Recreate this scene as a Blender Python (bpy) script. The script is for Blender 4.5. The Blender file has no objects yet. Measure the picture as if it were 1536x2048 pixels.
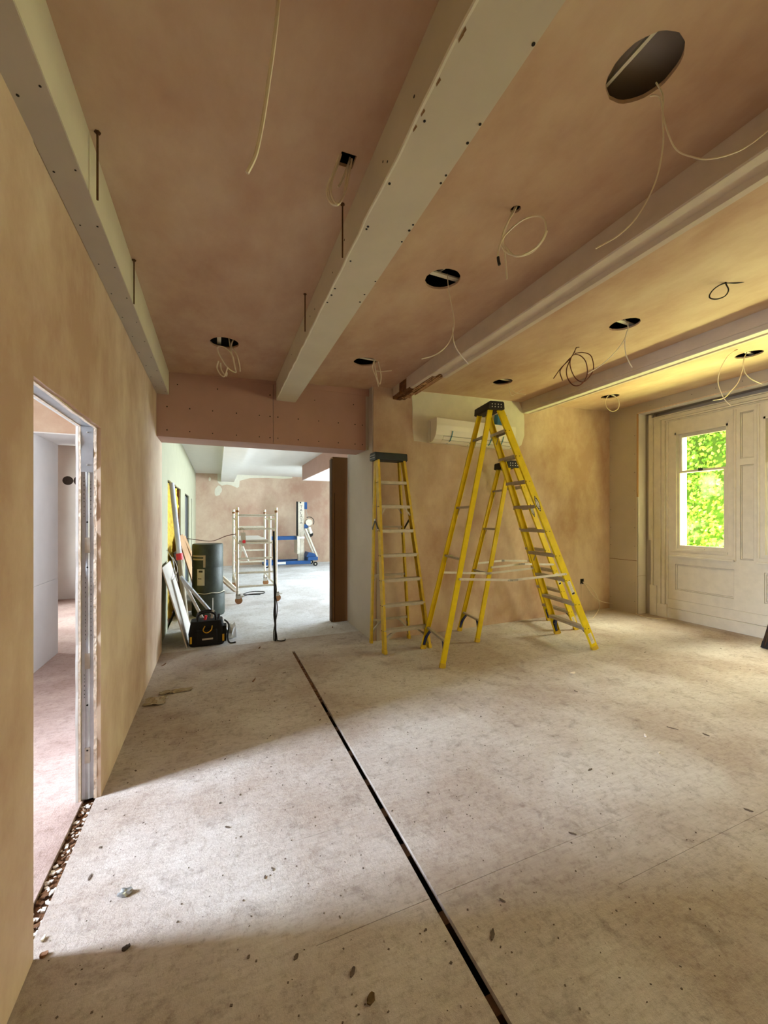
import bpy, bmesh, math, random
from mathutils import Vector, Matrix
from mathutils.geometry import delaunay_2d_cdt
random.seed(7)
scene = bpy.context.scene
COL = scene.collection

# ------------------------------------------------------------------ camera
F_PX, HZ, CAM_Z, VX = 800.0, 1037.0, 1.55, 435.0      # 1536x2048 frame
TH = math.atan2(768 - VX, F_PX)
FW = Vector((math.sin(TH), math.cos(TH), 0)); RT = Vector((math.cos(TH), -math.sin(TH), 0))
cam_d = bpy.data.cameras.new('camera'); cam = bpy.data.objects.new('camera', cam_d); COL.objects.link(cam)
cam.location = (0, 0, CAM_Z); cam.rotation_euler = (math.pi / 2, 0, -TH)
cam_d.sensor_fit = 'VERTICAL'; cam_d.sensor_height = 36.0; cam_d.lens = F_PX / 2048 * 36.0
cam_d.shift_y = (HZ - 1024) / 2048.0
cam_d.clip_start = 0.02; cam_d.clip_end = 300
scene.camera = cam

# ------------------------------------------------------------------ light
w = bpy.data.worlds.new('sky'); scene.world = w; w.use_nodes = True
bg = w.node_tree.nodes['Background']
bg.inputs[0].default_value = (0.80, 0.88, 1.0, 1); bg.inputs[1].default_value = 1.0
SKY = 1.6
bg.inputs[1].default_value = SKY
P_MAIN, P_FAR, P_SIDE, P_SIDE2, P_GROUND = 38.0, 520.0, 540.0, 420.0, 1500.0     # area lamps: daylight at the windows out of view, last one an added ground fill
sun_d = bpy.data.lights.new('sun', 'SUN'); sun = bpy.data.objects.new('sun', sun_d); COL.objects.link(sun)
sun_d.energy = 12.0; sun_d.color = (1.0, 0.93, 0.78); sun_d.angle = math.radians(0.6)
sun.rotation_euler = Vector((0.10, 0.58, -0.80)).to_track_quat('-Z', 'Y').to_euler()
sun.location = (12, -6, 14)
def daylight(x, y0, y1, z0, z1, sgn, power, color):
    d = bpy.data.lights.new('window_daylight', 'AREA'); d.shape = 'RECTANGLE'; d.size = z1 - z0; d.size_y = y1 - y0
    d.energy = power; d.color = color
    o = bpy.data.objects.new('window_daylight', d); COL.objects.link(o); o.location = (x, (y0 + y1) / 2, (z0 + z1) / 2); o.rotation_euler = (0, math.pi / 2 * sgn, 0)
for i in (2, 3, 4): daylight(6.88, 3.285 - i * 1.09, 3.985 - i * 1.09, 1.05, 2.87, 1, P_MAIN, (1.0, 0.89, 0.66))
for a, b_, c, d_, k_ in ((6.6, 8.3, .15, 2.5, 1), (8.8, 10.5, .15, 2.5, 1), (11.3, 13.3, .25, 2.8, .3)): daylight(6.87, a, b_, c, d_, 1, P_FAR * k_, (0.76, 0.86, 1.0))
daylight(-3.62, 1.92, 2.72, 1.0, 2.9, -1, P_SIDE, (0.74, 0.82, 1.0))
daylight(-3.62, 6.4, 8.9, .3, 2.6, -1, P_SIDE2, (0.95, 0.96, 1.0))
gd = bpy.data.lights.new('ground_bounce_fill', 'AREA'); gd.shape = 'RECTANGLE'; gd.size = 1.5; gd.size_y = 8.0; gd.energy = P_GROUND; gd.color = (1.0, 0.93, 0.34)
go = bpy.data.objects.new('ground_bounce_fill', gd); COL.objects.link(go); go.location = (8.6, 1.6, -0.25); go.rotation_euler = (math.pi, 0, 0)  # added upward area lamp, stands in for light bounced off sunlit ground
sd = bpy.data.lights.new('sky_fill_over_hedge', 'AREA'); sd.shape = 'RECTANGLE'; sd.size = 5.0; sd.size_y = 1.6; sd.energy = 1250.0; sd.color = (1.0, 0.95, 0.68)
so_ = bpy.data.objects.new('sky_fill_over_hedge', sd); COL.objects.link(so_); so_.location = (8.7, 2.9, 4.7)  # added area lamp above the windows, stands in for skylight into the room
so_.rotation_euler = (Vector((5.2, 3.2, 0.8)) - Vector((8.7, 2.9, 4.7))).to_track_quat('-Z', 'X').to_euler()
vs = scene.view_settings
vs.view_transform = 'Standard'; vs.look = 'None'; vs.exposure = 0.8; vs.gamma = 1.0; vs.use_curve_mapping = False
scene.cycles.use_denoising = True
scene.cycles.max_bounces = 10; scene.cycles.diffuse_bounces = 6; scene.cycles.transparent_max_bounces = 12
scene.cycles.caustics_reflective = False; scene.cycles.caustics_refractive = False
scene.cycles.sample_clamp_indirect = 12.0

# ------------------------------------------------------------------ helpers
def ray(x, y):
    return FW + RT * ((x - 768) / F_PX) + Vector((0, 0, (HZ - y) / F_PX))
def at_depth(x, y, d):
    return Vector((0, 0, CAM_Z)) + ray(x, y) * d
def on_floor(x, y, z=0.0):
    r = ray(x, y); return Vector((0, 0, CAM_Z)) + r * ((z - CAM_Z) / r.z)
CE0, CE1 = 3.145, 0.041
def ceil_z(x): return CE0 + CE1 * x
def on_ceil(x, y):
    r = ray(x, y); t = (CE0 - CAM_Z) / (r.z - CE1 * r.x); return Vector((0, 0, CAM_Z)) + r * t
def depth_of(p): return p.x * FW.x + p.y * FW.y
WS = 0.042
def wall_y(x): return 4.716 + WS * (x - 1.82)

def lin(c):
    if isinstance(c, str):
        c = c.lstrip('#'); c = [int(c[i:i + 2], 16) / 255 for i in (0, 2, 4)]
        c = [v / 12.92 if v <= 0.04045 else ((v + 0.055) / 1.055) ** 2.4 for v in c]
    return (c[0], c[1], c[2], 1.0)

ORIGIN = {}
def set_props(o, label=None, cat=None, group=None, kind=None):
    if label: o['label'] = label
    if cat: o['category'] = cat
    if group: o['group'] = group
    if kind: o['kind'] = kind
    return o
def thing(name, loc, label, cat, group=None, kind=None):
    o = bpy.data.objects.new(name, None); COL.objects.link(o); o.location = loc
    o.empty_display_size = 0.1
    ORIGIN[o.name] = Vector(loc)
    return set_props(o, label, cat, group, kind)

class MB:
    def __init__(self): self.v = []; self.f = []
    def add(self, vs, fs):
        n = len(self.v); self.v += [Vector(p) for p in vs]; self.f += [tuple(i + n for i in f) for f in fs]; return self
    def box(self, a, b, M=None):
        x0, y0, z0 = a; x1, y1, z1 = b
        vs = [Vector(p) for p in ((x0, y0, z0), (x1, y0, z0), (x1, y1, z0), (x0, y1, z0), (x0, y0, z1), (x1, y0, z1), (x1, y1, z1), (x0, y1, z1))]
        if M is not None: vs = [M @ p for p in vs]
        return self.add(vs, [(3, 2, 1, 0), (4, 5, 6, 7), (0, 1, 5, 4), (1, 2, 6, 5), (2, 3, 7, 6), (3, 0, 4, 7)])
    def prism(self, p0, p1, prof, ax, ay, s1=1.0):
        p0, p1, ax, ay = map(Vector, (p0, p1, ax, ay)); n = len(prof)
        vs = [p0 + ax * a + ay * b for a, b in prof] + [p1 + ax * a * s1 + ay * b * s1 for a, b in prof]
        area = sum(prof[i][0] * prof[(i + 1) % n][1] - prof[(i + 1) % n][0] * prof[i][1] for i in range(n))
        fl = (ax.cross(ay).dot(p1 - p0) > 0) == (area > 0)
        fs = [tuple(reversed(range(n))), tuple(range(n, 2 * n))] + [(i, (i + 1) % n, n + (i + 1) % n, n + i) for i in range(n)]
        if not fl: fs = [tuple(reversed(f)) for f in fs]
        return self.add(vs, fs)
    def bar(self, p0, p1, wx, wy, up=(0, 0, 1)):
        p0, p1 = Vector(p0), Vector(p1); d = (p1 - p0).normalized(); up = Vector(up)
        if abs(d.dot(up)) > 0.97: up = Vector((0, 1, 0))
        ax = d.cross(up).normalized(); ay = ax.cross(d).normalized()
        return self.prism(p0, p1, [(-wx / 2, -wy / 2), (wx / 2, -wy / 2), (wx / 2, wy / 2), (-wx / 2, wy / 2)], ax, ay)
    def cyl(self, p0, p1, r, n=12, r1=None):
        p0, p1 = Vector(p0), Vector(p1); d = (p1 - p0).normalized(); up = Vector((0, 0, 1))
        if abs(d.dot(up)) > 0.97: up = Vector((0, 1, 0))
        ax = d.cross(up).normalized(); ay = ax.cross(d).normalized(); r1 = r if r1 is None else r1
        return self.prism(p0, p1, [(r * math.cos(2 * math.pi * i / n), r * math.sin(2 * math.pi * i / n)) for i in range(n)], ax, ay, r1 / r)
    def tube(self, pts, r, n=6, smooth=6):
        pts = [Vector(p) for p in pts]
        if smooth > 1 and len(pts) > 2: pts = catmull(pts, smooth)
        rings = []; prev = None
        for i, p in enumerate(pts):
            d = (pts[min(i + 1, len(pts) - 1)] - pts[max(i - 1, 0)]).normalized()
            if prev is None:
                prev = d.cross(Vector((0, 0, 1)))
                if prev.length < 0.1: prev = d.cross(Vector((0, 1, 0)))
            ax = (prev - d * prev.dot(d)).normalized(); prev = ax; ay = d.cross(ax)
            rings.append([p + ax * (r * math.cos(2 * math.pi * k / n)) + ay * (r * math.sin(2 * math.pi * k / n)) for k in range(n)])
        vs = [q for rg in rings for q in rg]; fs = []
        for i in range(len(rings) - 1):
            for k in range(n):
                fs.append((i * n + k, i * n + (k + 1) % n, (i + 1) * n + (k + 1) % n, (i + 1) * n + k))
        fs.append(tuple(reversed(range(n)))); fs.append(tuple(range((len(rings) - 1) * n, len(rings) * n)))
        return self.add(vs, fs)
    def lathe(self, c, prof, n=24):
        c = Vector(c); vs = []; fs = []; m = len(prof)
        for r, z in prof:
            for k in range(n): vs.append(c + Vector((r * math.cos(2 * math.pi * k / n), r * math.sin(2 * math.pi * k / n), z)))
        for i in range(m - 1):
            for k in range(n): fs.append((i * n + k, i * n + (k + 1) % n, (i + 1) * n + (k + 1) % n, (i + 1) * n + k))
        fs.append(tuple(reversed(range(n)))); fs.append(tuple(range((m - 1) * n, m * n)))
        return self.add(vs, fs)
    def slab(self, outer, holes, fn):
        """2D outline with holes; fn(u, v, side 0|1) -> point."""
        loops = [outer] + list(holes); pts = []; edges = []; ids = []
        for L in loops:
            s = len(pts); pts += [Vector(p) for p in L]; edges += [(s + i, s + (i + 1) % len(L)) for i in range(len(L))]
            ids.append(range(s, s + len(L)))
        vo, eo, fo, ov, oe, of = delaunay_2d_cdt(pts, edges, [], 0, 1e-6)
        def inside(p, L):
            c = False
            for i in range(len(L)):
                a, b = L[i], L[i - 1]
                if (a[1] > p[1]) != (b[1] > p[1]) and p[0] < (b[0] - a[0]) * (p[1] - a[1]) / (b[1] - a[1]) + a[0]: c = not c
            return c
        tri = []
        for f in fo:
            c = (sum(vo[i][0] for i in f) / len(f), sum(vo[i][1] for i in f) / len(f))
            if inside(c, outer) and not any(inside(c, h) for h in holes): tri.append(tuple(f))
        n = len(vo)
        vs = [fn(p[0], p[1], 0) for p in vo] + [fn(p[0], p[1], 1) for p in vo]
        fs = [tuple(reversed(f)) for f in tri] + [tuple(i + n for i in f) for f in tri]
        mp = {}
        for i, src in enumerate(ov):
            for s in src: mp[s] = i
        for L in ids:
            L = list(L)
            for i in range(len(L)):
                a, b = mp[L[i]], mp[L[(i + 1) % len(L)]]; fs.append((a, b, b + n, a + n))
        return self.add(vs, fs)
    def build(self, name, mat, parent=None, smooth=False, bevel=0.0, label=None, cat=None, group=None, kind=None, loc=None, recalc=True):
        me = bpy.data.meshes.new(name)
        if parent is not None: org = ORIGIN[parent.name]
        elif loc is not None: org = Vector(loc)
        else:
            xs = [p.x for p in self.v]; ys = [p.y for p in self.v]; zs = [p.z for p in self.v]
            org = Vector(((min(xs) + max(xs)) / 2, (min(ys) + max(ys)) / 2, min(zs)))
        me.from_pydata([tuple(p - org) for p in self.v], [], self.f); me.update()
        if recalc or bevel:
            bm = bmesh.new(); bm.from_mesh(me)
            if recalc: bmesh.ops.recalc_face_normals(bm, faces=bm.faces)
            if bevel:
                es = [e for e in bm.edges if len(e.link_faces) == 2 and e.calc_face_angle(0) > 0.6]
                bmesh.ops.bevel(bm, geom=es, offset=bevel, segments=2, profile=0.6, affect='EDGES', clamp_overlap=True)
            bm.to_mesh(me); bm.free()
        if smooth:
            for p in me.polygons: p.use_smooth = True
            try: me.set_sharp_from_angle(angle=math.radians(40))
            except Exception: pass
        if isinstance(mat, (list, tuple)):
            for m in mat: me.materials.append(m)
        else: me.materials.append(mat)
        o = bpy.data.objects.new(name, me); COL.objects.link(o)
        if parent is not None: o.parent = parent
        else: o.location = org
        ORIGIN[o.name] = org
        return set_props(o, label, cat, group, kind)

def catmull(pts, k):
    out = []; n = len(pts)
    for i in range(n - 1):
        p0, p1, p2, p3 = pts[max(i - 1, 0)], pts[i], pts[i + 1], pts[min(i + 2, n - 1)]
        for j in range(k):
            t = j / k
            out.append(0.5 * ((2 * p1) + (p2 - p0) * t + (2 * p0 - 5 * p1 + 4 * p2 - p3) * t * t + (3 * p1 - p0 - 3 * p2 + p3) * t ** 3))
    out.append(pts[-1]); return out

def text_part(txt, size, M, mat, parent, name='lettering', depth=0.0006, spacing=1.0):
    cu = bpy.data.curves.new('lettering', 'FONT'); cu.body = txt; cu.size = size; cu.align_x = 'CENTER'; cu.align_y = 'CENTER'
    cu.extrude = depth; cu.space_character = spacing
    ob = bpy.data.objects.new('lettering_tmp', cu); COL.objects.link(ob)
    me = bpy.data.meshes.new_from_object(ob.evaluated_get(bpy.context.evaluated_depsgraph_get()))
    bpy.data.objects.remove(ob); bpy.data.curves.remove(cu)
    me.transform(Matrix.Translation(-ORIGIN[parent.name]) @ M)
    me.materials.clear(); me.materials.append(mat)
    o = bpy.data.objects.new(name, me); COL.objects.link(o); o.parent = parent; ORIGIN[o.name] = ORIGIN[parent.name]
    return o

# ------------------------------------------------------------------ materials
def new_mat(name):
    m = bpy.data.materials.new(name); m.use_nodes = True
    nt = m.node_tree; return m, nt, nt.nodes['Principled BSDF']
def N(nt, t, **kw):
    n = nt.nodes.new(t)
    for k, v in kw.items():
        if k in n.inputs.keys(): n.inputs[k].default_value = v
        else: setattr(n, k, v)
    return n
def plain(name, c, rough=0.6, metal=0.0, var=0.12, scale=6.0, bump=0.0, bscale=60.0, spec=0.4):
    m, nt, b = new_mat(name); L = nt.links.new
    b.inputs['Roughness'].default_value = rough; b.inputs['Metallic'].default_value = metal
    b.inputs['Specular IOR Level'].default_value = spec
    tc = N(nt, 'ShaderNodeTexCoord'); nz = N(nt, 'ShaderNodeTexNoise', Scale=scale, Detail=5.0, Roughness=0.6)
    L(tc.outputs['Object'], nz.inputs['Vector'])
    c = lin(c); rp = N(nt, 'ShaderNodeValToRGB')
    rp.color_ramp.elements[0].position = 0.3; rp.color_ramp.elements[1].position = 0.7
    rp.color_ramp.elements[0].color = tuple(max(0, v * (1 - var)) for v in c[:3]) + (1,)
    rp.color_ramp.elements[1].color = tuple(min(1, v * (1 + var)) for v in c[:3]) + (1,)
    L(nz.outputs['Fac'], rp.inputs['Fac']); L(rp.outputs['Color'], b.inputs['Base Color'])
    if bump:
        n2 = N(nt, 'ShaderNodeTexNoise', Scale=bscale, Detail=4.0); L(tc.outputs['Object'], n2.inputs['Vector'])
        bp = N(nt, 'ShaderNodeBump', Strength=bump, Distance=0.01); L(n2.outputs['Fac'], bp.inputs['Height']); L(bp.outputs['Normal'], b.inputs['Normal'])
    return m
def plaster(name, c1, c2, c3, stretch=(1, 1, 1), scale=0.9, seed=0.0):
    """damp-to-dry skim plaster: cloudy patches and trowel streaks"""
    m, nt, b = new_mat(name); L = nt.links.new
    b.inputs['Roughness'].default_value = 0.75; b.inputs['Specular IOR Level'].default_value = 0.25
    tc = N(nt, 'ShaderNodeTexCoord'); mp = N(nt, 'ShaderNodeMapping'); mp.inputs['Scale'].default_value = stretch; mp.inputs['Location'].default_value = (seed, seed * 1.7, seed * 0.6)
    L(tc.outputs['Object'], mp.inputs['Vector'])
    n1 = N(nt, 'ShaderNodeTexNoise', Scale=scale, Detail=6.0, Roughness=0.55, Distortion=0.4); L(mp.outputs['Vector'], n1.inputs['Vector'])
    n2 = N(nt, 'ShaderNodeTexNoise', Scale=scale * 4.5, Detail=8.0, Roughness=0.65); L(mp.outputs['Vector'], n2.inputs['Vector'])
    mx = N(nt, 'ShaderNodeMath', operation='MULTIPLY_ADD'); mx.inputs[1].default_value = 0.35; L(n2.outputs['Fac'], mx.inputs[0])
    ml = N(nt, 'ShaderNodeMath', operation='MULTIPLY'); ml.inputs[1].default_value = 0.65; L(n1.outputs['Fac'], ml.inputs[0]); L(ml.outputs[0], mx.inputs[2])
    rp = N(nt, 'ShaderNodeValToRGB'); e = rp.color_ramp.elements
    e[0].position = 0.39; e[0].color = lin(c1); e[1].position = 0.61; e[1].color = lin(c3); k = e.new(0.5); k.color = lin(c2)
    L(mx.outputs[0], rp.inputs['Fac']); L(rp.outputs['Color'], b.inputs['Base Color'])
    n3 = N(nt, 'ShaderNodeTexNoise', Scale=14.0, Detail=3.0); L(tc.outputs['Object'], n3.inputs['Vector'])
    bp = N(nt, 'ShaderNodeBump', Strength=0.06, Distance=0.02); L(n3.outputs['Fac'], bp.inputs['Height']); L(bp.outputs['Normal'], b.inputs['Normal'])
    return m
def floor_mat(name, base, dust, dark, pink=0.0):
    m, nt, b = new_mat(name); L = nt.links.new
    b.inputs['Roughness'].default_value = 0.82; b.inputs['Specular IOR Level'].default_value = 0.15
    tc = N(nt, 'ShaderNodeTexCoord'); geo = N(nt, 'ShaderNodeNewGeometry')
    n1 = N(nt, 'ShaderNodeTexNoise', Scale=0.9, Detail=7.0, Roughness=0.6); L(geo.outputs['Position'], n1.inputs['Vector'])
    rp = N(nt, 'ShaderNodeValToRGB'); e = rp.color_ramp.elements; e[0].position = 0.40; e[0].color = lin(base); e[1].position = 0.58; e[1].color = lin(dust)
    L(n1.outputs['Fac'], rp.inputs['Fac'])
    # scuffed, worn spots
    n2 = N(nt, 'ShaderNodeTexNoise', Scale=7.0, Detail=9.0, Roughness=0.72, Distortion=0.6); L(geo.outputs['Position'], n2.inputs['Vector'])
    r2 = N(nt, 'ShaderNodeValToRGB'); e = r2.color_ramp.elements; e[0].position = 0.53; e[0].color = (0, 0, 0, 1); e[1].position = 0.74; e[1].color = (1, 1, 1, 1)
    L(n2.outputs['Fac'], r2.inputs['Fac'])
    mk = N(nt, 'ShaderNodeMath', operation='MULTIPLY'); mk.inputs[1].default_value = 0.55; L(r2.outputs['Color'], mk.inputs[0])
    mx = N(nt, 'ShaderNodeMixRGB'); mx.inputs['Color2'].default_value = lin(dark); L(mk.outputs[0], mx.inputs['Fac']); L(rp.outputs['Color'], mx.inputs['Color1'])
    # fine grain across the boards
    mp = N(nt, 'ShaderNodeMapping'); mp.inputs['Scale'].default_value = (9, 60, 1); mp.inputs['Rotation'].default_value = (0, 0, 0.9); L(geo.outputs['Position'], mp.inputs['Vector'])
    n4 = N(nt, 'ShaderNodeTexNoise', Scale=1.0, Detail=5.0, Roughness=0.7); L(mp.outputs['Vector'], n4.inputs['Vector'])
    r4 = N(nt, 'ShaderNodeValToRGB'); e = r4.color_ramp.elements; e[0].position = 0.3; e[0].color = (0.82, 0.80, 0.78, 1); e[1].position = 0.65; e[1].color = (1.04, 1.04, 1.04, 1)
    L(n4.outputs['Fac'], r4.inputs['Fac'])
    m2 = N(nt, 'ShaderNodeMixRGB', blend_type='MULTIPLY'); m2.inputs['Fac'].default_value = 0.8; L(mx.outputs['Color'], m2.inputs['Color1']); L(r4.outputs['Color'], m2.inputs['Color2'])
    n5 = N(nt, 'ShaderNodeTexNoise', Scale=26.0, Detail=8.0, Roughness=0.8); L(geo.outputs['Position'], n5.inputs['Vector'])
    r5 = N(nt, 'ShaderNodeValToRGB'); e = r5.color_ramp.elements; e[0].position = 0.32; e[0].color = (0.62, 0.57, 0.53, 1); e[1].position = 0.50; e[1].color = (1.02, 1.02, 1.02, 1)
    L(n5.outputs['Fac'], r5.inputs['Fac'])
    m3 = N(nt, 'ShaderNodeMixRGB', blend_type='MULTIPLY'); m3.inputs['Fac'].default_value = 0.85; L(m2.outputs['Color'], m3.inputs['Color1']); L(r5.outputs['Color'], m3.inputs['Color2'])
    L(m3.outputs['Color'], b.inputs['Base Color'])
    n3 = N(nt, 'ShaderNodeTexNoise', Scale=55.0, Detail=6.0, Roughness=0.75); L(geo.outputs['Position'], n3.inputs['Vector'])
    bp = N(nt, 'ShaderNodeBump', Strength=0.6, Distance=0.012); L(n3.outputs['Fac'], bp.inputs['Height']); L(bp.outputs['Normal'], b.inputs['Normal'])
    return m
M = {}
M['plaster_wall'] = plaster('pink skim plaster wall', '#b59782', '#c6ad98', '#d6c3ad', (1, 1, 0.7), 1.0)
M['plaster_ceil'] = plaster('pink skim plaster ceiling', '#b4937d', '#c4a78f', '#d2bca3', (1, 0.6, 1), 0.8, 3.1)
M['plaster_far'] = plaster('pink skim plaster far', '#ba9783', '#c6aa95', '#d2bca5', (1, 1, 0.8), 0.8, 5.3)
M['board_ivory'] = plain('ivory plasterboard paper', '#cdc6b4', 0.8, var=0.05, scale=3, bump=0.03)
M['board_grey'] = plain('grey plasterboard paper', '#bdb5ac', 0.8, var=0.05, scale=3, bump=0.03)
M['board_pink'] = plain('pink fire plasterboard paper', '#b08e83', 0.8, var=0.06, scale=2.5, bump=0.03)
M['gypsum'] = plain('broken gypsum core', '#d9c7b4', 0.9, var=0.18, scale=40, bump=0.4)
M['white_board'] = plain('white plasterboard', '#dcd9d6', 0.75, var=0.04, scale=3)
M['white_paint'] = plain('old white joinery paint', '#d9d3c4', 0.45, var=0.06, scale=9, bump=0.05, bscale=30)
M['white_ceiling'] = plain('white painted ceiling', '#d6d3cd', 0.8, var=0.03)
M['filler'] = plain('pale filler', '#e0dccb', 0.8, var=0.05, scale=8, bump=0.05)
M['pale_green'] = plain('pale greenish plaster', '#a3a087', 0.8, var=0.05, scale=4)
M['beam_paint'] = plain('dusty white beam paint', '#cdbfb2', 0.6, var=0.06, scale=7, bump=0.05)
M['floor'] = floor_mat('dusty hardboard', '#b0a299', '#c9c2be', '#6a5a4d')
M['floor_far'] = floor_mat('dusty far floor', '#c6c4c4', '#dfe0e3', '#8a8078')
M['floor_side'] = floor_mat('dusty side floor', '#a8918a', '#bfaca6', '#806a60')
M['dark'] = plain('dark void', '#120f0d', 0.95, var=0.2)
M['dirt'] = plain('brown dirt', '#6b4a30', 0.95, var=0.4, scale=40, bump=0.5)
M['joist'] = plain('old joist', '#5f4632', 0.9, var=0.3, scale=30)
M['old_timber'] = plain('rotten old timber', '#6e4a2c', 0.9, var=0.45, scale=22, bump=0.6, bscale=40)
M['steel'] = plain('galvanised steel', '#b9bec4', 0.38, 0.75, var=0.10, scale=14)
M['alu'] = plain('worn aluminium', '#b5aea2', 0.45, 0.45, var=0.14, scale=20)
M['alu_bright'] = plain('bright zinc', '#d2d0ca', 0.35, 0.6, var=0.08, scale=20)
M['alu_tower'] = plain('pale tower aluminium', '#d8d3c4', 0.4, 0.35, var=0.12, scale=18)
M['fibre'] = plain('yellow fibreglass', '#e6cd00', 0.42, var=0.10, scale=11)
M['fibre_old'] = plain('dulled yellow fibreglass', '#d2b435', 0.5, var=0.16, scale=16)
M['plastic_black'] = plain('black plastic', '#17181b', 0.5, var=0.2)
M['plastic_slate'] = plain('slate plastic', '#28343a', 0.5, var=0.2)
M['blue_brace'] = plain('blue brace', '#27376e', 0.5, var=0.15)
M['rivet'] = plain('rivet', '#d9d9d6', 0.3, 0.7, var=0.05)
M['sticker_white'] = plain('white sticker', '#dddbd2', 0.5, var=0.05)
M['sticker_dark'] = plain('dark print', '#15140f', 0.6, var=0.1)
M['cable_white'] = plain('cream cable sheath', '#ddd2bd', 0.45, var=0.05)
M['cable_red'] = plain('brown red cable', '#5a2417', 0.5, var=0.15)
M['cable_black'] = plain('black cable', '#15120f', 0.5, var=0.15)
M['rust'] = plain('rusty rod', '#5d4027', 0.75, 0.2, var=0.3, scale=40)
M['screw'] = plain('screw head', '#211c18', 0.6, 0.3, var=0.2)
M['cardboard'] = plain('brown cardboard', '#7d5b3a', 0.85, var=0.07, scale=2)
M['cardboard_dark'] = plain('cardboard edge', '#4d3825', 0.9, var=0.15, scale=30)
M['roll'] = plain('dark green black felt', '#2b3127', 0.55, var=0.35, scale=9, bump=0.2, bscale=25)
M['paper'] = plain('dull paper', '#b9b2a2', 0.8, var=0.08, scale=12)
M['tape'] = plain('brown tape', '#a2937b', 0.6, var=0.08)
M['bag'] = plain('black bag fabric', '#0d0d0e', 0.75, var=0.3, scale=25, bump=0.2)
M['bag_grey'] = plain('grey strap', '#45464a', 0.7, var=0.2)
M['yellow_trim'] = plain('yellow trim', '#c69a1c', 0.6)
M['polythene'] = plain('pale polythene', '#dfe6ee', 0.35, var=0.08)
M['plywood'] = plain('plywood', '#b8916b', 0.75, var=0.12, scale=5)
M['tube_white'] = plain('white blue tube', '#cfd6e6', 0.45, var=0.05)
M['red'] = plain('red plastic', '#d8343f', 0.5)
M['lift_blue'] = plain('lift blue', '#1d4d86', 0.45, var=0.08)
M['ac_white'] = plain('air conditioner white', '#f2eee0', 0.4, var=0.02)
M['tape_teal'] = plain('teal tape', '#2f7f8c', 0.5)
M['tape_blue'] = plain('blue film', '#3f86b8', 0.4)
M['rubber'] = plain('rubber', '#1c1a18', 0.8)
M['caster'] = plain('tan caster', '#8a5f38', 0.6, var=0.15)
M['insulation'] = plain('yellow insulation', '#c9a63a', 0.95, var=0.35, scale=14, bump=0.6, bscale=20)
M['dark_wood'] = plain('dark brown wood', '#33231d', 0.55, var=0.25, scale=12)
M['leafdry'] = plain('dry leaf', '#5a4424', 0.85, var=0.3, scale=60)
M['foil'] = plain('crumpled foil', '#aab0b4', 0.3, 0.7, var=0.2, scale=60)
M['chip'] = plain('wood chip', '#7a553a', 0.85, var=0.2, scale=50)
M['chip_dark'] = plain('dark chip', '#3a302a', 0.9, var=0.3, scale=50)
M['grit'] = plain('grit', '#5d5046', 0.9, var=0.4, scale=3)
M['chip_pale'] = plain('plaster crumb', '#ddd3c8', 0.9, var=0.1, scale=50)
M['lawn'] = plain('sunlit grass', '#7f9a3a', 0.9, var=0.3, scale=1.5, bump=0.3)
M['hedge_core'] = plain('hedge core', '#4d6b2c', 0.95, var=0.3)
m, nt, b = new_mat('window glass'); nt.nodes.remove(b)
tr = N(nt, 'ShaderNodeBsdfTransparent'); tr.inputs[0].default_value = (0.93, 0.95, 0.93, 1)
gl = N(nt, 'ShaderNodeBsdfGlossy', Roughness=0.02); fr = N(nt, 'ShaderNodeFresnel', IOR=1.45); mixn = N(nt, 'ShaderNodeMixShader')
nt.links.new(fr.outputs[0], mixn.inputs[0]); nt.links.new(tr.outputs[0], mixn.inputs[1]); nt.links.new(gl.outputs[0], mixn.inputs[2])
nt.links.new(mixn.outputs[0], nt.nodes['Material Output'].inputs['Surface']); M['glass'] = m
def dusty_glass():
    m, nt, b = new_mat('dusty window glass'); nt.nodes.remove(b); L = nt.links.new
    tr = N(nt, 'ShaderNodeBsdfTransparent'); tr.inputs[0].default_value = (0.93, 0.95, 0.93, 1)
    df = N(nt, 'ShaderNodeBsdfTranslucent'); df.inputs[0].default_value = (0.85, 0.88, 0.88, 1)
    tc = N(nt, 'ShaderNodeTexCoord'); nz = N(nt, 'ShaderNodeTexNoise', Scale=2.2, Detail=6.0); L(tc.outputs['Object'], nz.inputs['Vector'])
    rp = N(nt, 'ShaderNodeValToRGB'); e = rp.color_ramp.elements; e[0].position = 0.48; e[0].color = (0.0, 0.0, 0.0, 1); e[1].position = 0.75; e[1].color = (0.10, 0.10, 0.10, 1)
    L(nz.outputs['Fac'], rp.inputs['Fac']); mx = N(nt, 'ShaderNodeMixShader'); L(rp.outputs['Color'], mx.inputs[0]); L(tr.outputs[0], mx.inputs[1]); L(df.outputs[0], mx.inputs[2])
    L(mx.outputs[0], nt.nodes['Material Output'].inputs['Surface']); return m
M['glass_dusty'] = dusty_glass()
def leaf_mat():
    m, nt, b = new_mat('ivy leaves'); L = nt.links.new
    geo = N(nt, 'ShaderNodeNewGeometry'); rp = N(nt, 'ShaderNodeValToRGB'); e = rp.color_ramp.elements
    e[0].color = lin('#5c8a2c'); e[1].color = lin('#d3e37a'); k = e.new(0.55); k.color = lin('#98c048')
    L(geo.outputs['Random Per Island'], rp.inputs['Fac']); L(rp.outputs['Color'], b.inputs['Base Color']); b.inputs['Roughness'].default_value = 0.55
    tl = N(nt, 'ShaderNodeBsdfTranslucent'); L(rp.outputs['Color'], tl.inputs['Color'])
    mx = N(nt, 'ShaderNodeMixShader'); mx.inputs[0].default_value = 0.4; L(b.outputs[0], mx.inputs[1]); L(tl.outputs[0], mx.inputs[2])
    L(mx.outputs[0], nt.nodes['Material Output'].inputs['Surface']); return m
M['leaf'] = leaf_mat()

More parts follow.
